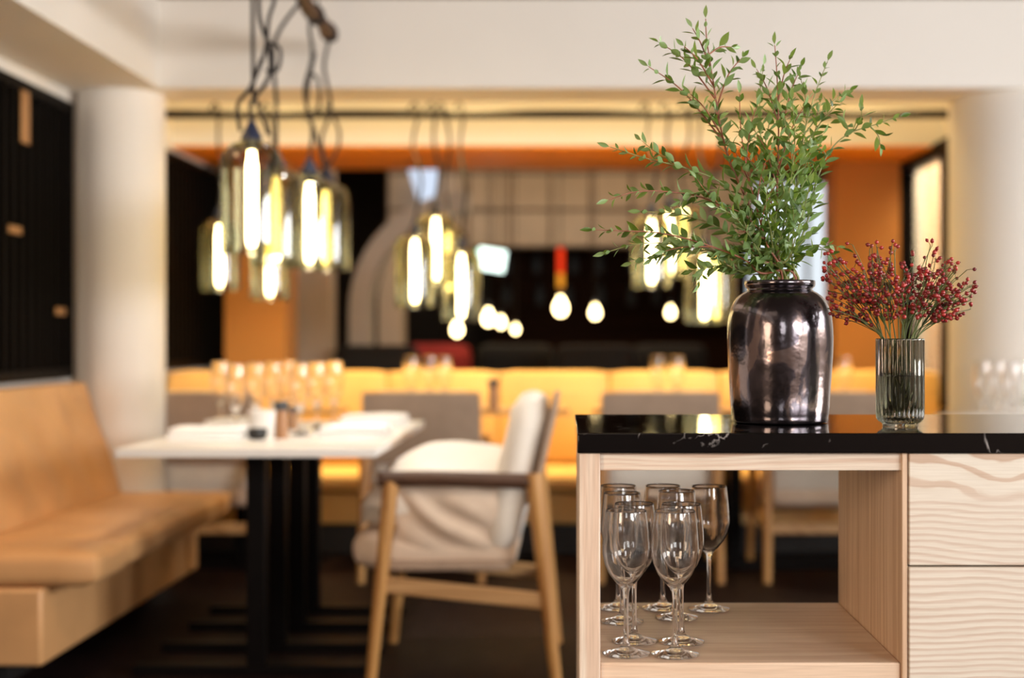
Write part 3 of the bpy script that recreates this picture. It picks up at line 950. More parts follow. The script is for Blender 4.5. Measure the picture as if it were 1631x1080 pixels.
def make_pendant(label, loc, cable_pts, group, sc=1.0, loops=()):
    """jar shade hanging mouth down; loc is the middle of the open bottom; cable points are local"""
    t = thing('pendant_lamp', label, 'pendant lamp', loc, 0, group)
    bm = bmesh.new(); lathe(bm, [(r*sc, z*sc) for r, z in SHADE_OUT], 40)
    link('glass_shade', bm, M['shade'], t, angle=80)
    bm = bmesh.new(); lathe(bm, [(r*sc, z*sc) for r, z in [(0, 0.318), (0.020, 0.318), (0.021, 0.345), (0.034, 0.349), (0.033, 0.358), (0.022, 0.380), (0.010, 0.405), (0.004, 0.416), (0, 0.418)]], 24)
    link('lamp_cap', bm, M['cap'], t)
    bm = bmesh.new(); lathe(bm, [(r*sc, z*sc) for r, z in [(0, 0.020), (0.010, 0.023), (0.015, 0.035), (0.0165, 0.06), (0.0165, 0.27), (0.013, 0.29), (0.011, 0.316), (0, 0.316)]], 20)
    link('bulb', bm, M['bulb'], t)
    bm = bmesh.new(); tube(bm, spline([Vector((0, 0, 0.412*sc))]+[Vector(p) for p in cable_pts], 8), 0.0068, 6)
    for lp in loops:
        tube(bm, spline([Vector(p) for p in lp], 8), 0.006, 6)
    link('cable', bm, M['cable'], t)
    return t


POLE_X, POLE_Z = -0.93, 2.27
t = thing('hanging_pole', 'dark wooden pole above the white table carrying the jar pendants', 'pole', (POLE_X, 3.9, POLE_Z))
bm = bmesh.new()
pp = [(0.006*math.sin(k*1.7), 1.80*k/14, 0.006*math.cos(k*2.3)) for k in range(15)]
tube(bm, pp, [0.026+0.003*math.sin(k*2.1) for k in range(15)], 12)
link('pole_body', bm, M['pole_wood'], t)
for y in (0.25, 1.45):
    bm = bmesh.new(); tube(bm, [(0, y, 0.02), (0, y, 2.486-POLE_Z)], 0.003, 6)
    link('suspension_wire', bm, M['cable'], t)
bm = bmesh.new()
for y0 in (0.42, 0.9, 1.35, 1.66):
    tube(bm, [(0.032*math.cos(a), y0+0.004*a, 0.032*math.sin(a)) for a in [k*0.5 for k in range(38)]], 0.004, 6)
link('wound_cable', bm, M['cable'], t)

GP = 'olive glass jar pendants over the white table'


def near_pendant(label, px, pyb, d, shape, sc=1.0, loops=()):
    b = W(px, pyb, d)
    dz = POLE_Z-b.z; dx = POLE_X-b.x
    return make_pendant(label, b, [Vector((x, y, 0.412*sc+(dz-0.412*sc)*f)) for x, y, f in shape]+[Vector((dx, 0.0, dz-0.02))], GP, sc, loops)


# nearest: tangled cable (points in metres beside the shade axis)
near_pendant('nearest and largest olive jar pendant over the white table, cable knotted above it', 401, 405, 4.36,
             [(0.0, 0, 0.1), (0.05, 0.01, 0.25), (0.052, 0, 0.42), (0.02, 0.01, 0.62)], 1.0,
             [[(-0.04, 0.02, 0.38), (-0.045, 0.01, 0.46), (-0.005, 0, 0.51), (0.04, 0, 0.62), (0.052, 0, 0.72), (0.07, 0.01, 0.80), (0.064, 0.02, 0.95)],
              [(0.045, 0.03, 0.37), (0.02, 0.02, 0.45), (0.0, 0.01, 0.51), (0.03, 0, 0.60)],
              [(0.052, 0, 0.65), (0.085, 0.01, 0.63), (0.075, 0.02, 0.57), (0.04, 0.01, 0.565)],
              [(0.0, 0.02, 0.5), (-0.002, 0.02, 0.8), (0.0, 0.02, 1.0)]])
near_pendant('olive jar pendant half hidden just right of the nearest one', 440, 425, 5.0, [(0.0, 0, 0.3), (-0.005, 0, 0.7)])
near_pendant('olive jar pendant with two bright tubes in the middle of the near cluster', 493, 428, 5.26, [(0.01, 0, 0.2), (-0.02, 0.01, 0.45), (0.01, 0, 0.7), (0, 0, 0.9)], 1.0,
             [[(0.06, 0.02, 0.36), (0.02, 0.01, 0.5), (-0.01, 0, 0.62), (0.02, 0, 0.8)], [(-0.01, 0.0, 0.55), (0.035, 0.0, 0.60), (0.03, 0.0, 0.7), (0.0, 0, 0.72)]])
near_pendant('rearmost olive jar pendant at the right end of the near cluster', 520, 431, 5.62, [(-0.02, 0, 0.2), (0.015, 0.01, 0.45), (-0.01, 0, 0.75)], 1.0,
             [[(-0.05, 0.01, 0.36), (0.03, 0, 0.45), (0.05, 0.0, 0.55), (0, 0, 0.66)]])

RAIL_Y, RAIL_Z = 6.9, 2.152
t = thing('hanging_rail', 'dark horizontal rail running across the alcove under the beam', 'rail', (0, RAIL_Y, RAIL_Z))
bm = bmesh.new(); tube(bm, [(XL+0.0, 0, 0), (2.02, 0, 0)], 0.023, 12); link('pipe', bm, M['pipe'], t)
for x in (-1.2, 0.4):
    bm = bmesh.new(); tube(bm, [(x, 0, 0.01), (x, 0, 0.85)], 0.004, 6); link('suspension_wire', bm, M['cable'], t)


def rail_pendant(label, px, pyb, group, w=0.0, d=RAIL_Y, sc=1.0):
    b = W(px, pyb, d)
    e = RAIL_Y-d
    dz = RAIL_Z-b.z
    pts = [(w, 0, 0.412*sc+(dz-0.412*sc)*0.35), (-w*0.7, e*0.6, 0.412*sc+(dz-0.412*sc)*0.7), (0.0, e-0.022, dz), (-0.02, e, dz+0.055), (-0.05, e+0.022, dz+0.03), (-0.055, e, dz+0.014)]
    return make_pendant(label, b, pts, group, sc)


GA, GB, GC = 'left pendants on the alcove rail', 'middle pendants on the alcove rail', 'right pendants on the alcove rail'
rail_pendant('low jar pendant on the alcove rail, before the dark left panel', 350, 463, GA, 0.01)
rail_pendant('low jar pendant on the alcove rail, before the left amber column', 430, 478, GA, -0.015)
rail_pendant('highest jar pendant of the middle cluster on the alcove rail', 694, 452, GB, 0.015)
rail_pendant('left jar pendant of the middle cluster on the alcove rail', 661, 489, GB, 0.03, 6.72)
rail_pendant('jar pendant right of the highest in the middle cluster', 715, 470, GB, -0.02, 7.09)
rail_pendant('lowest jar pendant at right of the middle cluster', 735, 512, GB, 0.02, 6.73)
rail_pendant('high jar pendant of the cluster behind the eucalyptus', 1066, 444, GC, 0.015)
rail_pendant('lower left jar pendant of the cluster behind the eucalyptus', 1038, 458, GC, 0.02, 6.72)
rail_pendant('lower right jar pendant of the cluster behind the eucalyptus', 1090, 436, GC, -0.02, 7.09)
rail_pendant('jar pendant left of the dark vase shoulder', 1122, 515, GC, 0.02, 6.71)
rail_pendant('jar pendant hidden half behind the dark vase shoulder', 1142, 515, GC, -0.02, 6.93)

# small far lamps
GF = 'small bulbs hanging in the far room'


def far_lamp(label, px, py, d, r, tubecol=None):
    c = W(px, py, d)
    r *= 0.8
    t = thing('hanging_bulb', label, 'pendant lamp', c, 0, GF)
    bm = bmesh.new(); lathe(bm, [(0, -1.3*r), (0.6*r, -1.1*r), (0.95*r, -0.5*r), (r, 0), (0.8*r, 0.7*r), (0.4*r, 1.3*r), (0.33*r, 1.8*r), (0, 1.8*r)], 20)
    link('bulb', bm, M['far_bulb'], t)
    bm = bmesh.new(); lathe(bm, [(0, 1.75*r), (0.42*r, 1.75*r), (0.42*r, 2.6*r), (0.1*r, 2.9*r), (0, 2.9*r)], 16)
    link('lamp_cap', bm, M['cap'], t)
    bm = bmesh.new(); tube(bm, [(0, 0, 2.8*r), (0, 0, 3.0-c.z)], 0.004, 6)
    link('cable', bm, M['cable'], t)
    if tubecol:
        for nm, m, a, b in tubecol:
            bm = bmesh.new(); tube(bm, [(0, 0, a), (0, 0, b)], 0.022, 12); link(nm, bm, M[m], t)
    return t


far_lamp('small bulb below the middle cluster, leftmost of the far bulbs', 728, 525, 10.2, 0.045)
far_lamp('small bulb just right of the middle cluster, brighter of a pair', 778, 507, 10.4, 0.05)
far_lamp('small bulb just right of the middle cluster, dimmer of a pair', 798, 514, 10.9, 0.036)
far_lamp('small amber bulb right of the pair of bulbs', 821, 525, 11.0, 0.028)
far_lamp('far bulb hanging under a red and amber tube', 893, 490, 10.0, 0.055,
         [('red_tube', 'red_tube', 0.24, 0.42), ('amber_tube', 'amber_tube', 0.14, 0.24)])
far_lamp('small round bulb midway between the red tube lamp and the vase', 948, 498, 10.4, 0.042)
far_lamp('dim bulb left of the dark vase', 1068, 498, 10.6, 0.036)

t = thing('lit_sign', 'small glowing pale green sign hanging in the far room', 'sign', W(783, 414, 9.9), R(0))
bm = bmesh.new(); box(bm, -0.095, 0.095, -0.02, 0.02, -0.075, 0.075)
bmesh.ops.rotate(bm, verts=bm.verts[:], cent=(0, 0, 0), matrix=Matrix.Rotation(R(9), 3, 'Y'))
link('sign_face', bm, M['exit'], t, bevel=0.004)
bm = bmesh.new(); box(bm, -0.118, -0.096, -0.018, 0.018, -0.06, 0.05)
bmesh.ops.rotate(bm, verts=bm.verts[:], cent=(0, 0, 0), matrix=Matrix.Rotation(R(9), 3, 'Y'))
link('sign_edge', bm, M['sign_green'], t)
bm = bmesh.new(); tube(bm, [(0, 0, 0.075), (0, 0, 3.0-t.location.z)], 0.004, 6); link('suspension_wire', bm, M['cable'], t)

# ------------------------------------------------------------------ far room furniture
t = thing('bar_cabinet', 'dark wooden bar cabinet at the back of the far room under the tiled band', 'cabinet', (0.35, 12.4, 0))
pbox('body', M['dark_wood'], t, -1.0, 1.3, 0.0, 0.5, 0.0, 1.05, bevel=0.006)
pbox('back_panel', M['dark_wood'], t, -1.0, 1.3, 0.42, 0.5, 1.05, 2.0, bevel=0.004)
for z in (1.32, 1.60, 1.86):
    pbox('shelf', M['dark_wood'], t, -1.0, 1.3, 0.18, 0.42, z, z+0.035, bevel=0.003)
rr = random.Random(3)
bm = bmesh.new(); lathe(bm, [(0, 0), (0.036, 0), (0.038, 0.01), (0.038, 0.16), (0.03, 0.20), (0.013, 0.225), (0.013, 0.28), (0.015, 0.285), (0, 0.285)], 16)
bt0 = link('bottle', bm, M['slate'])
k = 0
words = ['end', 'second', 'third', 'fourth', 'fifth', 'sixth', 'seventh', 'last']
for z, zn in ((1.355, 'lower'), (1.635, 'upper')):
    for i in range(8):
        b = bt0 if k == 0 else bt0.copy()
        if k: C.objects.link(b)
        b.location = (0.35-0.85+i*0.27+rr.uniform(-0.04, 0.04), 12.7, z)
        b.scale = (1, 1, 0.72)
        tag(b, 'dark bottle on the %s shelf of the bar cabinet, %s from the left' % (zn, words[i]), 'bottle', 'bottles on the bar cabinet')
        k += 1


def far_chair(label, x, y, mat, seat, rz=0.0, wd=0.5):
    t = thing('lounge_chair', label, 'chair', (x, y, 0), rz, 'dark chairs in the far room')
    bm = bmesh.new(); cushion(bm, -wd/2, wd/2, -0.08, 0.06, 0.42, 1.02, 6, 6, 0, 0.5); link('backrest', bm, M[mat], t)
    bm = bmesh.new(); cushion(bm, -wd/2, wd/2, 0.0, 0.52, 0.32, 0.46, 6, 6, 0.02, 0.5); link('seat', bm, M[seat], t)
    for sx in (-1, 1):
        for yy in (0.0, 0.46):
            link('leg', leg_bm((sx*(wd/2-0.05), yy, 0.34), (sx*(wd/2-0.02), yy, 0), 0.02, 0.014), M['dark_wood'], t)
    return t


far_chair('charcoal lounge chair near the foot of the grey arch', -1.20, 9.1, 'charcoal', 'charcoal', 0.0, 0.56)
far_chair('charcoal lounge chair beside the red one in the far room', -0.35, 10.1, 'charcoal', 'charcoal', -0.1, 0.55)
far_chair('red lounge chair under the far bulbs', -0.95, 10.6, 'red_cloth', 'red_cloth', 0.1, 0.5)
far_chair('charcoal lounge chair under the red tube lamp', 0.20, 9.4, 'charcoal', 'charcoal', 0.1, 0.55)
far_chair('dark chair left of the dark vase in the far room', 0.75, 10.2, 'charcoal', 'red_cloth', -0.2, 0.55)

# ------------------------------------------------------------------ counter
CT = 0.927                     # top of the slab
s0 = F/2.117
t = thing('counter_top', 'black marble counter top carrying the two vases', 'counter top', (0.018, 2.117, CT-0.030))
pbox('slab', M['marble'], t, 0, 1.55, 0, 0.515, 0, 0.030, bevel=0.0018)
ZU = CT-0.0301
t = thing('open_shelf_unit', 'pale pine open shelf unit under the left part of the black marble top', 'shelf unit', (0, 0, 0))
pbox('side_panel', M['pine_z'], t, 0.021, 0.0525, 2.125, 2.625, 0.0, ZU, bevel=0.0015)
pbox('top_rail', M['pine_x'], t, 0.0526, 0.5095, 2.135, 2.155, ZU-0.027, ZU, bevel=0.001)
pbox('back_rail', M['pine_x'], t, 0.0526, 0.5045, 2.595, 2.615, ZU-0.020, ZU, bevel=0.001)
pbox('shelf', M['pine_y'], t, 0.0526, 0.5040, 2.135, 2.62, 0.545, 0.581, bevel=0.0025)
pbox('partition', M['pine_warm_lit'], t, 0.5045, 0.5125, 2.128, 2.625, 0.0, ZU, bevel=0.001)
pbox('bottom_shelf', M['pine_y'], t, 0.0526, 0.5040, 2.135, 2.62, 0.08, 0.11, bevel=0.002)
t = thing('drawer_cabinet', 'pale pine drawer cabinet under the right part of the black marble top', 'cabinet', (0, 0, 0))
pbox('body', M['pine_z'], t, 0.5130, 1.53, 2.150, 2.62, 0.06, ZU, bevel=0.001)
pbox('plinth', M['plinth'], t, 0.53, 1.51, 2.20, 2.60, 0.0, 0.06, bevel=0.0)
for i, (z0, z1) in enumerate(((0.7290, ZU-0.001), (0.5560, 0.7262), (0.3830, 0.5532), (0.065, 0.3802))):
    pbox('drawer', M['drawer_top'] if i == 0 else M['drawer_low'], t, 0.5140, 1.525, 2.124, 2.1495, z0, z1, bevel=0.0016)

# wine glasses on the open shelf
G = 'wine glasses on the open pine shelf'
first = None
for x, y, w in ((0.094, 2.192, 'front left one, closest to the shelf front'), (0.169, 2.186, 'front right one, closest to the shelf front'),
                (0.111, 2.283, 'directly behind the front left one'), (0.186, 2.277, 'directly behind the front right one'),
                (0.098, 2.440, 'left one of the back cluster, nearer'), (0.096, 2.560, 'left one of the back cluster, farthest'),
                (0.194, 2.475, 'middle one of the back cluster, nearer'), (0.176, 2.560, 'middle one of the back cluster, farthest'),
                (0.258, 2.550, 'standing clear at the right end of the group')):
    lab = 'clear wine glass on the pine shelf, '+w
    if first is None: first = make_goblet(lab, (x, y, 0.5815), M['goblet'], G, 0.222, 56)
    else: dup(first, (x, y, 0.5815), None, lab, G)

# ------------------------------------------------------------------ dark metallic vase
VX, VY = 0.361, 2.390
prof = [(0, 0.002), (0.074, 0.002), (0.079, 0.003), (0.0808, 0.0065), (0.0803, 0.011), (0.0815, 0.016), (0.0828, 0.032), (0.0842, 0.06), (0.0860, 0.09), (0.0875, 0.12), (0.0880, 0.142),
        (0.0874, 0.162), (0.0858, 0.178), (0.0828, 0.191), (0.0785, 0.2005), (0.0735, 0.2085), (0.0675, 0.2145), (0.0610, 0.2190), (0.0560, 0.2215), (0.0540, 0.2232), (0.0535, 0.2255), (0.0555, 0.2275),
        (0.0580, 0.2295), (0.0590, 0.2330), (0.0590, 0.2375), (0.0580, 0.2392), (0.0555, 0.2388), (0.0515, 0.232), (0.0500, 0.225), (0.055, 0.215), (0.075, 0.19), (0.082, 0.14), (0.078, 0.03), (0, 0.012)]
bm = bmesh.new(); lathe(bm, prof, 96)
for v in bm.verts:      # hand thrown: slightly off true
    a = math.atan2(v.co.y, v.co.x)
    f = 1+0.006*math.sin(2*a+v.co.z*14)+0.003*math.sin(5*a-v.co.z*30)
    v.co.x *= f; v.co.y *= f
dv = link('vase', bm, M['glaze'], angle=50)
dv.location = (VX, VY, CT-0.0015)
tag(dv, 'large dark metallic glazed vase holding eucalyptus on the black marble top', 'vase')

# ------------------------------------------------------------------ eucalyptus
rnd = random.Random(11)


def leaf(bm, p, d, nrm, L, wd):
    """pointed oval leaf, folded a little along its midrib and curved back"""
    d = d.normalized(); s = d.cross(nrm)
    if s.length < 1e-4: s = d.orthogonal()
    s.normalize(); n = s.cross(d).normalized()
    droop = rnd.uniform(-0.05, 0.22)
    prof = ((0.0, 0.0), (0.10, 0.10), (0.28, 0.72), (0.46, 1.0), (0.66, 0.86), (0.85, 0.42), (1.0, 0.0))
    mid, lf, rt = [], [], []
    for f, w in prof:
        c = p+d*(L*f)-n*(L*droop*f*f)
        mid.append(bm.verts.new(c))
        if 0 < w:
            off = n*(wd*0.16*w)
            lf.append(bm.verts.new(c+s*(wd*0.5*w)+off)); rt.append(bm.verts.new(c-s*(wd*0.5*w)+off))
        else:
            lf.append(None); rt.append(None)
    for i in range(len(prof)-1):
        for side, flip in ((lf, False), (rt, True)):
            q = [mid[i], mid[i+1], side[i+1], side[i]]
            q = [v for v in q if v is not None]
            if len(q) >= 3:
                bm.faces.new(list(reversed(q)) if flip else q)


def leafy(bm_leaf, pts, start, step, Lmax, taper=True):
    acc = 0.0; total = sum((b-a).length for a, b in zip(pts, pts[1:]))
    run = 0.0; nxt = start*total; k = 0
    roll = rnd.uniform(0, PI)
    for a, b in zip(pts, pts[1:]):
        seg = (b-a).length
        while nxt <= run+seg and seg > 0:
            f = (nxt-run)/seg
            p = a+(b-a)*f
            t = (b-a).normalized()
            fr = nxt/total
            size = Lmax*(0.72+0.28*math.sin(PI*min(1, fr*1.05)))*rnd.uniform(0.78, 1.12)
            if taper and fr > 0.88: size *= 0.72
            roll += PI/2+rnd.uniform(-0.35, 0.35)
            u = t.orthogonal().normalized(); v = t.cross(u)
            for sgn in (0, PI):
                ang = roll+sgn
                out = u*math.cos(ang)+v*math.sin(ang)
                spread = rnd.uniform(0.55, 0.98)
                d = t*math.cos(spread)+out*math.sin(spread)
                nr = (t*math.sin(spread)-out*math.cos(spread))
                nr = nr+Vector((rnd.uniform(-.5, .5), rnd.uniform(-.5, .5), rnd.uniform(-.2, .6)))
                if rnd.random() > 0.05:
                    leaf(bm_leaf, p+out*0.001, d, nr, size, size*rnd.uniform(0.36, 0.50))
            nxt += step*rnd.uniform(0.8, 1.2); k += 1
        run += seg
    # tip leaf
    t = (pts[-1]-pts[-2]).normalized()
    leaf(bm_leaf, pts[-1], t, Vector((rnd.uniform(-1, 1), -1, rnd.uniform(-.5, .5))), Lmax*0.75, Lmax*0.25)


def eucalyptus(label, path, dtip, red=False, twigs=(), start=0.28, rad=0.0022, step=0.0145, L=0.0315):
    n = len(path)
    x0 = rnd.uniform(-0.025, 0.025); y0 = rnd.uniform(-0.025, 0.02)
    base = Vector((VX+x0*0.8, VY+y0*0.8, CT+0.10))
    mouth = Vector((VX+x0*1.2, VY+y0*1.2, CT+0.243))
    pts = [base, mouth]
    for i, (px, py) in enumerate(path):
        f = (i+1)/n
        pts.append(W(px, py, VY+y0*(1-f)+dtip*f**1.1))
    sp = spline(pts, 7)
    t = thing('eucalyptus_branch', label, 'branch', base, 0, 'eucalyptus branches in the dark vase')
    loc = [p-base for p in sp]
    k = len(loc)
    bs = bmesh.new(); bl = bmesh.new()
    tube(bs, loc, [rad*(1-0.72*i/(k-1)) for i in range(k)], 7)
    leafy(bl, loc, start, step, L)
    for (f, px, py, dd) in twigs:
        i = int(f*(k-1)); a = loc[i]
        e = W(px, py, (base+a).y+dd)-base
        m = a+(e-a)*0.5+(loc[min(i+4, k-1)]-a).normalized()*(e-a).length*0.12
        tw = spline([a, m, e], 9)
        tube(bs, tw, [rad*0.55*(1-0.6*q/(len(tw)-1)) for q in range(len(tw))], 6)
        leafy(bl, tw, 0.22, step*0.98, L*0.92)
    link('stem', bs, M['stem_red' if red else 'stem_green'], t)
    link('leaves', bl, M['leaf'], t, angle=80)
    return t


E = eucalyptus
E('tallest eucalyptus branch with a red stem, reaching the top of the photo', [(1212, 372), (1190, 320), (1164, 262), (1150, 213), (1139, 149), (1126, 66), (1124, 30)], -0.02, True,
  [(0.60, 1033, 106, -0.02), (0.74, 1050, 68, 0.03), (0.78, 1090, 74, -0.03), (0.72, 1182, 92, 0.03), (0.62, 1100, 150, -0.05), (0.55, 1140, 175, -0.06), (0.85, 1165, 75, 0.02), (0.82, 1103, 45, 0.0)], 0.42, 0.0030)
E('eucalyptus branch arching left, its tip against the lower edge of the yellow band', [(1212, 400), (1181, 335), (1150, 292), (1092, 268), (1028, 252), (972, 234)], -0.06, False,
  [(0.72, 1022, 224, 0.03), (0.55, 1085, 320, -0.03)], 0.36)
E('eucalyptus branch pointing left, second from the top on the left side', [(1210, 412), (1176, 352), (1122, 316), (1058, 305), (1010, 306), (970, 318)], -0.10, True, [(0.5, 1110, 285, -0.04)], 0.36)
E('short eucalyptus branch at mid height on the left side', [(1208, 415), (1172, 380), (1134, 358), (1083, 341), (1022, 337)], -0.05, False, [], 0.38)
E('longest low eucalyptus branch, its tip farthest left over the lit pendants', [(1212, 435), (1185, 413), (1113, 386), (1049, 371), (995, 368), (946, 366)], -0.10, True, [(0.55, 1060, 400, -0.03)], 0.36)
E('low eucalyptus branch just beneath the longest one on the left', [(1214, 436), (1150, 404), (1083, 390), (1020, 388), (966, 402)], -0.04, False, [(0.55, 1008, 418, 0.02), (0.66, 1040, 412, -0.02)], 0.40)
E('drooping eucalyptus sprig hanging left over the vase lip', [(1190, 436), (1150, 424), (1122, 428), (1112, 452)], -0.10, False, [(0.6, 1100, 432, 0.02), (0.4, 1140, 410, -0.04)], 0.40, 0.0016)
E('tall eucalyptus branch in the centre, second highest', [(1236, 380), (1238, 300), (1240, 210), (1238, 130), (1234, 72)], -0.03, True,
  [(0.5, 1200, 205, -0.06), (0.62, 1275, 108, 0.03), (0.7, 1205, 110, 0.02), (0.55, 1280, 170, -0.05), (0.78, 1258, 95, -0.02), (0.42, 1190, 250, -0.07)], 0.36, 0.0026)
E('eucalyptus branch right of centre, rising to the yellow band', [(1256, 380), (1268, 300), (1280, 215), (1298, 150), (1318, 98)], 0.02, False,
  [(0.68, 1352, 145, 0.03), (0.6, 1335, 165, -0.03), (0.5, 1310, 215, -0.04), (0.72, 1275, 125, -0.02)], 0.36, 0.0024)
E('eucalyptus branch sweeping far right, its tip before the yellow band', [(1264, 400), (1288, 345), (1300, 290), (1320, 243), (1350, 214), (1392, 199), (1432, 186)], 0.03, False,
  [(0.86, 1402, 232, 0.02), (0.8, 1372, 170, -0.02), (0.62, 1290, 235, -0.04), (0.75, 1340, 190, 0.03)], 0.34, 0.0024)
E('low eucalyptus sprig leaning right over the berries', [(1262, 420), (1284, 406), (1310, 388), (1340, 395)], -0.06, False, [(0.75, 1327, 412, -0.02)], 0.42, 0.0015)
E('full eucalyptus branch in the middle front, leaning a little left', [(1222, 390), (1205, 330), (1190, 270), (1180, 205), (1178, 150)], -0.10, True,
  [(0.4, 1160, 330, -0.03), (0.5, 1228, 240, -0.03), (0.6, 1160, 225, 0.02), (0.7, 1205, 170, -0.02), (0.45, 1240, 290, -0.05), (0.36, 1175, 370, -0.03)], 0.30, 0.0022)
E('full eucalyptus branch in the middle front, leaning a little right', [(1242, 390), (1252, 330), (1262, 270), (1266, 215), (1262, 160)], -0.11, False,
  [(0.4, 1290, 320, -0.03), (0.5, 1235, 260, -0.04), (0.6, 1300, 230, 0.02), (0.7, 1245, 180, -0.02), (0.36, 1215, 330, -0.04), (0.42, 1295, 270, 0.0)], 0.30, 0.0022)
E('short eucalyptus branch filling the base at the left front', [(1216, 415), (1196, 380), (1170, 345), (1140, 330)], -0.12, False, [(0.45, 1190, 330, -0.02), (0.4, 1160, 405, -0.02), (0.6, 1172, 310, 0)], 0.32, 0.0018)
E('short eucalyptus branch filling the base at the centre front', [(1234, 415), (1228, 370), (1220, 330), (1224, 290)], -0.13, False, [(0.4, 1255, 350, -0.02), (0.4, 1200, 360, -0.02), (0.55, 1250, 300, 0), (0.36, 1245, 395, -0.02)], 0.32, 0.0018)
E('short eucalyptus branch filling the base at the right front', [(1254, 415), (1268, 375), (1280, 335), (1290, 295)], -0.10, False, [(0.4, 1300, 365, 0), (0.5, 1262, 320, -0.02), (0.36, 1275, 400, -0.02)], 0.32, 0.0018)
E('eucalyptus branch behind the centre, half hidden, rising left of the second highest', [(1228, 390), (1215, 310), (1212, 230), (1210, 160), (1216, 105)], 0.07, False,
  [(0.5, 1180, 190, 0.02), (0.6, 1240, 150, 0.02), (0.42, 1255, 240, 0.02)], 0.34, 0.0020)
E('eucalyptus branch behind the right side, half hidden by the others', [(1252, 390), (1276, 310), (1290, 250), (1300, 200), (1306, 165)], 0.08, False,
  [(0.5, 1315, 250, 0.02), (0.4, 1300, 320, 0.02)], 0.34, 0.0020)

# ------------------------------------------------------------------ ribbed glass vase with water
GX, GY = 0.537, 2.280
bm = bmesh.new()
NR = 30; SUB = 6; NN = NR*SUB
H = 0.141
oprof = [(0.0270, 0.0), (0.0280, 0.0010), (0.0280, 0.0040), (0.0300, 0.0060), (0.0345, 0.0085), (0.0372, 0.0125), (0.0382, 0.018), (0.0384, 0.04), (0.0384, 0.09), (0.0384, 0.1380), (0.0384, 0.1398), (0.0380, 0.1405)]
iprof = [(0.0359, 0.1405), (0.0355, 0.1398), (0.0355, 0.138), (0.0355, 0.02), (0.0335, 0.0152), (0.028, 0.0125), (0.015, 0.012)]
rows = []
for idx, (r, z) in enumerate(oprof+iprof):
    row = []
    for j in range(NN):
        a = 2*PI*j/NN
        rib = abs(math.cos(NR*a/2))
        dr = 0
        if idx < len(oprof) and z > 0.0075: dr = -0.0019*(1-rib**0.7)*min(1, (z-0.0075)/0.006)
        row.append(bm.verts.new(((r+dr)*math.cos(a), (r+dr)*math.sin(a), z-(0.0006*(1-rib) if idx == len(oprof)-1 else 0))))
    rows.append(row)
for a, b in zip(rows, rows[1:]):
    for j in range(NN):
        bm.faces.new((a[j], a[(j+1) % NN], b[(j+1) % NN], b[j]))
c0 = bm.verts.new((0, 0, 0.0015)); c1 = bm.verts.new((0, 0, 0.0120))
for j in range(NN):
    bm.faces.new((rows[0][(j+1) % NN], rows[0][j], c0)); bm.faces.new((rows[-1][j], rows[-1][(j+1) % NN], c1))
gt = thing('ribbed_vase', 'smoky ribbed glass vase of water holding the red berry sprigs', 'vase', (GX, GY, CT+0.0002))
link('glass_body', bm, M['smoke_glass'], gt, angle=35)
bm = bmesh.new(); lathe(bm, [(0, 0.0117), (0.015, 0.0117), (0.0282, 0.0122), (0.0337, 0.0150), (0.0358, 0.0200), (0.0358, 0.0822), (0.0354, 0.0820), (0.0348, 0.0811), (0.0338, 0.0805), (0, 0.0803)], 64)
link('water', bm, M['water'], gt, angle=40)

# berry sprigs
bm = bmesh.new(); lathe(bm, [(0, -0.0029), (0.0012, -0.0027), (0.0023, -0.0018), (0.0029, -0.0002), (0.0027, 0.0013), (0.0019, 0.0024), (0.0008, 0.0030), (0, 0.0031)], 14)
berry0 = link('berry', bm, M['berry'])
bm = bmesh.new(); lathe(bm, [(0, 0.0028), (0.0007, 0.0029), (0.0008, 0.0036), (0.0003, 0.0040), (0, 0.0040)], 8)
me_tip = berry0.data
# the little dark crown is joined into the berry as a second material
bm2 = bmesh.new(); bm2.from_mesh(berry0.data)
nf = len(bm2.faces)
tm = bpy.data.meshes.new('tip'); bm.to_mesh(tm); bm.free(); bm2.from_mesh(tm)
for i, f in enumerate(bm2.faces):
    f.smooth = True
    f.material_index = 0 if i < nf else 1
bm2.to_mesh(berry0.data); bm2.free(); bpy.data.meshes.remove(tm)
berry0.data.materials.append(M['berry_tip'])
rb = random.Random(23)
first_used = [False]


def add_berry(root, p, d):
    o = berry0 if not first_used[0] else berry0.copy()
    if first_used[0]: C.objects.link(o)
    first_used[0] = True
    o.parent = root; o.location = p
    o.rotation_mode = 'QUATERNION'
    o.rotation_quaternion = Vector((0, 0, 1)).rotation_difference(d)
    s = rb.uniform(0.95, 1.25); o.scale = (s, s, s*rb.uniform(0.95, 1.12))


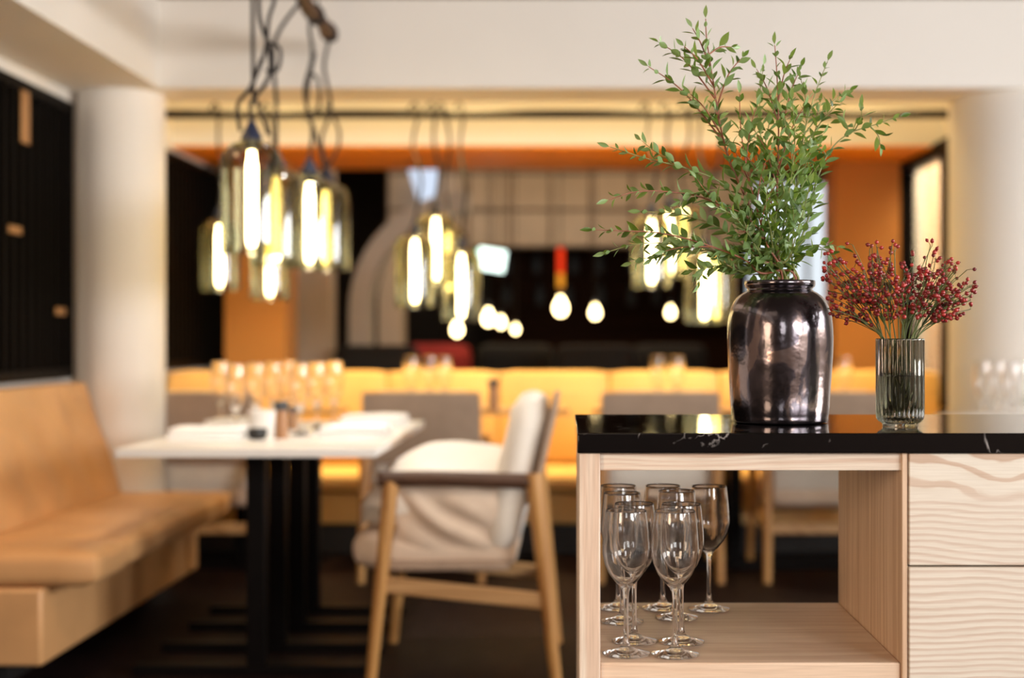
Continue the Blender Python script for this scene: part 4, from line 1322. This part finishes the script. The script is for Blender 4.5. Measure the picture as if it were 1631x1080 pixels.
def sprig(label, px, py, dd, nsub, nb, low=False):
    a = rb.uniform(0, 2*PI); r = rb.uniform(0.004, 0.026)
    tip = W(px, py, GY+dd)
    side = (tip.x-GX)
    b0 = Vector((GX-side*0.16+0.014*math.cos(a), GY+0.018*math.sin(a), CT+0.018))
    q = Vector((max(-0.027, min(0.027, side*0.33+r*0.4*math.cos(a))), max(-0.02, min(0.02, dd*0.3+r*0.5*math.sin(a))), 0))
    b1 = Vector((GX, GY, CT+0.1405))+q
    root = thing('berry_sprig', label, 'sprig', b0, 0, 'red berry sprigs in the ribbed vase')
    fork = b1+(tip-b1)*rb.uniform(0.36, 0.52)+Vector((0, 0, 0.008))
    main = spline([b0, b0+(b1-b0)*0.55, b1, fork], 6)
    bs = bmesh.new()
    main = [p-b0 for p in main]
    tube(bs, main, [0.0016-0.0008*i/(len(main)-1) for i in range(len(main))], 6)
    reach = (tip-fork).length
    dirm = (tip-fork).normalized()
    count = 0
    for k in range(nsub):
        off = Vector((rb.uniform(-1, 1), rb.uniform(-1, 1), rb.uniform(-0.95, 0.6)))
        e = fork+(dirm*rb.uniform(0.5, 1.0)+off*0.52)*reach
        if k == 0: e = tip.copy()
        e.x = min(max(e.x, W(1318, 0, e.y).x), W(1546, 0, e.y).x); e.z = max(min(e.z, W(0, 390, e.y).z), W(0, 508, e.y).z)
        st = main[-1-rb.choice((0, 0, 1, 2, 4))]
        e_ = e-b0
        m = st+(e_-st)*0.5+Vector((rb.uniform(-.004, .004), rb.uniform(-.004, .004), 0.004))
        tw = spline([st, m, e_], 4)
        tube(bs, tw, [0.0007]*len(tw), 5)
        d0 = (e_-st).normalized()
        for j in range(nb):
            f = 1.0 if j == 0 else rb.uniform(0.25, 1.0)
            p = tw[min(len(tw)-1, int(f*(len(tw)-1)+0.5))]
            d = (d0*0.6+Vector((rb.uniform(-1, 1), rb.uniform(-1, 1), rb.uniform(-0.7, 1.0)))).normalized()
            ln = rb.uniform(0.006, 0.013)
            c = p+d*ln
            tube(bs, [p, p+d*ln*0.5+Vector((0, 0, 0.0006)), c-d*0.0028], [0.00045]*3, 4)
            add_berry(root, c, d)
            count += 1
    link('stem', bs, M['berry_stem'], root)
    return root


SP = [(1310, 432, 0.0, 'reaching farthest left, against the dark vase'), (1322, 482, -0.02, 'lowest on the left, before the vase'), (1328, 405, 0.02, 'upper left, pointing to the eucalyptus'),
      (1358, 384, -0.01, 'tallest at the left, tip just under the eucalyptus'), (1396, 392, 0.01, 'standing tall, left of the middle'), (1425, 402, -0.02, 'standing upright in the middle'),
      (1455, 408, 0.02, 'standing tall, just right of the middle'), (1488, 404, 0.0, 'standing tall against the bright glass'), (1510, 412, -0.02, 'high on the right before the black frame'),
      (1552, 456, 0.0, 'reaching farthest right'), (1540, 430, 0.02, 'second farthest right, a little higher'), (1534, 498, -0.01, 'lowest on the right side'),
      (1345, 445, -0.04, 'left front, leaning to the viewer'), (1375, 435, -0.05, 'front left of the middle'), (1405, 445, -0.06, 'front middle, full of berries'), (1440, 450, -0.06, 'front middle, right neighbour of the fullest'),
      (1472, 445, -0.05, 'front right of the middle'), (1505, 455, -0.04, 'right front, leaning to the viewer'), (1365, 412, 0.04, 'left back, half hidden'), (1405, 420, 0.05, 'back of the middle on the left'),
      (1445, 425, 0.05, 'back of the middle on the right'), (1485, 432, 0.04, 'right back, half hidden'), (1522, 442, 0.03, 'right back, near the black frame'), (1340, 505, 0.01, 'low left one arching over the rim'),
      (1418, 478, -0.04, 'short one low in the middle'), (1458, 480, -0.03, 'short one low, right of the middle'), (1380, 478, -0.03, 'short one low, left of the middle'), (1512, 490, 0.01, 'low right one beside the black frame')]
for px, py, dd, w in SP:
    sprig('sprig of small red rosehips, '+w, px, py, dd, 6, 4)

# ------------------------------------------------------------------ light
def area(name, loc, target, sx, sy, power, col, spread=180):
    l = bpy.data.lights.new(name, 'AREA'); l.shape = 'RECTANGLE'; l.size = sx; l.size_y = sy; l.energy = power; l.color = col
    l.spread = R(spread)
    o = bpy.data.objects.new(name, l); C.objects.link(o)
    o.location = loc
    d = Vector(target)-Vector(loc)
    o.rotation_euler = d.to_track_quat('-Z', 'Y').to_euler()
    return o


DAY = (1.0, 0.995, 0.985)
area('daylight_right_near', (XR-0.03, -1.3, 1.87), (0, -1.3, 0.9), 1.8, 1.05, 85, DAY)
area('daylight_right_far', (XR-0.03, 2.1, 1.87), (0, 2.1, 0.9), 2.5, 1.05, 185, DAY)
area('daylight_back', (3.35, YB+0.03, 1.87), (2.2, 3, 1.0), 2.0, 1.05, 145, DAY)
area('daylight_back_small', (0.05, YB+0.03, 1.9), (0.05, 3, 1.2), 0.85, 0.95, 20, DAY)
area('table_downlight', (-0.55, 4.75, 2.44), (-0.62, 4.85, 0.7), 0.16, 0.16, 4.5, (1.0, 0.93, 0.84), 75)
area('front_warm_fill', (-0.9, 0.2, 2.44), (-0.1, 2.2, 0.6), 1.3, 1.0, 3, (1.0, 0.80, 0.62), 150)  # unseen fill added to warm the counter front and foliage
area('left_warm_fill', (-1.05, 0.35, 1.25), (0.4, 2.4, 0.70), 0.5, 0.6, 7, (1.0, 0.74, 0.50), 120)  # added fill reaching under the slab to brighten shelf and partition
area('middle_warm_fill', (-0.35, 2.5, 2.47), (-0.6, 4.6, 0.5), 0.7, 0.7, 13, (1.0, 0.72, 0.47), 140)  # added fill without a lamp body, lights chair, table and bench from the front
area('bench_warm_fill', (-1.62, 3.9, 2.09), (-1.60, 4.9, 0.4), 0.2, 0.2, 2.5, (1.0, 0.62, 0.30), 110)  # unseen warm fill added to bounce off the bench onto the beam underside
WARM = (1.0, 0.76, 0.36)
area('alcove_cove', (0.0, 6.9, 2.92), (0.0, 6.95, 0.0), 3.8, 0.5, 19, WARM)
for i, x in enumerate((-1.5, -0.5, 0.5, 1.5)):
    area('banquette_fill', (x, 6.95, 2.9), (x, 7.22, 0.5), 0.15, 0.15, 9.0, (1.0, 0.68, 0.27), 62)  # added lights that keep the banquette bright while the cove stays low
area('far_room_ceiling', (0.0, 10.3, 2.95), (0, 10.3, 0), 3.5, 1.2, 26, (1.0, 0.74, 0.48))
area('nook_lamp', (2.65, 7.7, 2.7), (2.35, 8.6, 1.2), 0.5, 0.5, 170, (1.0, 0.80, 0.52))
world = bpy.data.worlds.new('sky'); scene.world = world; world.use_nodes = True
bg = world.node_tree.nodes['Background']; bg.inputs[0].default_value = (0.83, 0.91, 1.0, 1); bg.inputs[1].default_value = 1.1

# ------------------------------------------------------------------ camera
cam = bpy.data.cameras.new('camera'); co = bpy.data.objects.new('camera', cam); C.objects.link(co)
co.location = (0, 0, CAMZ); co.rotation_euler = (PI/2, 0, 0)
cam.sensor_width = 36; cam.sensor_fit = 'HORIZONTAL'; cam.lens = 50
cam.shift_x = -(CX-815.5)/1631.0; cam.shift_y = (CY-540.0)/1631.0
cam.dof.use_dof = True; cam.dof.focus_distance = 2.30; cam.dof.aperture_fstop = 1.95
cam.clip_start = 0.05; cam.clip_end = 60
scene.camera = co

vs = scene.view_settings
scene.display_settings.display_device = 'sRGB'
vs.view_transform = 'Standard'; vs.look = 'None'; vs.gamma = 1; vs.use_curve_mapping = False; vs.exposure = 0.42
cy = scene.cycles
cy.use_denoising = True
try: cy.denoiser = 'OPENIMAGEDENOISE'
except Exception: pass
cy.max_bounces = 36; cy.transparent_max_bounces = 40; cy.transmission_bounces = 32; cy.glossy_bounces = 8; cy.diffuse_bounces = 5
cy.caustics_refractive = True; cy.caustics_reflective = False; cy.blur_glossy = 0.5; cy.sample_clamp_indirect = 6.0
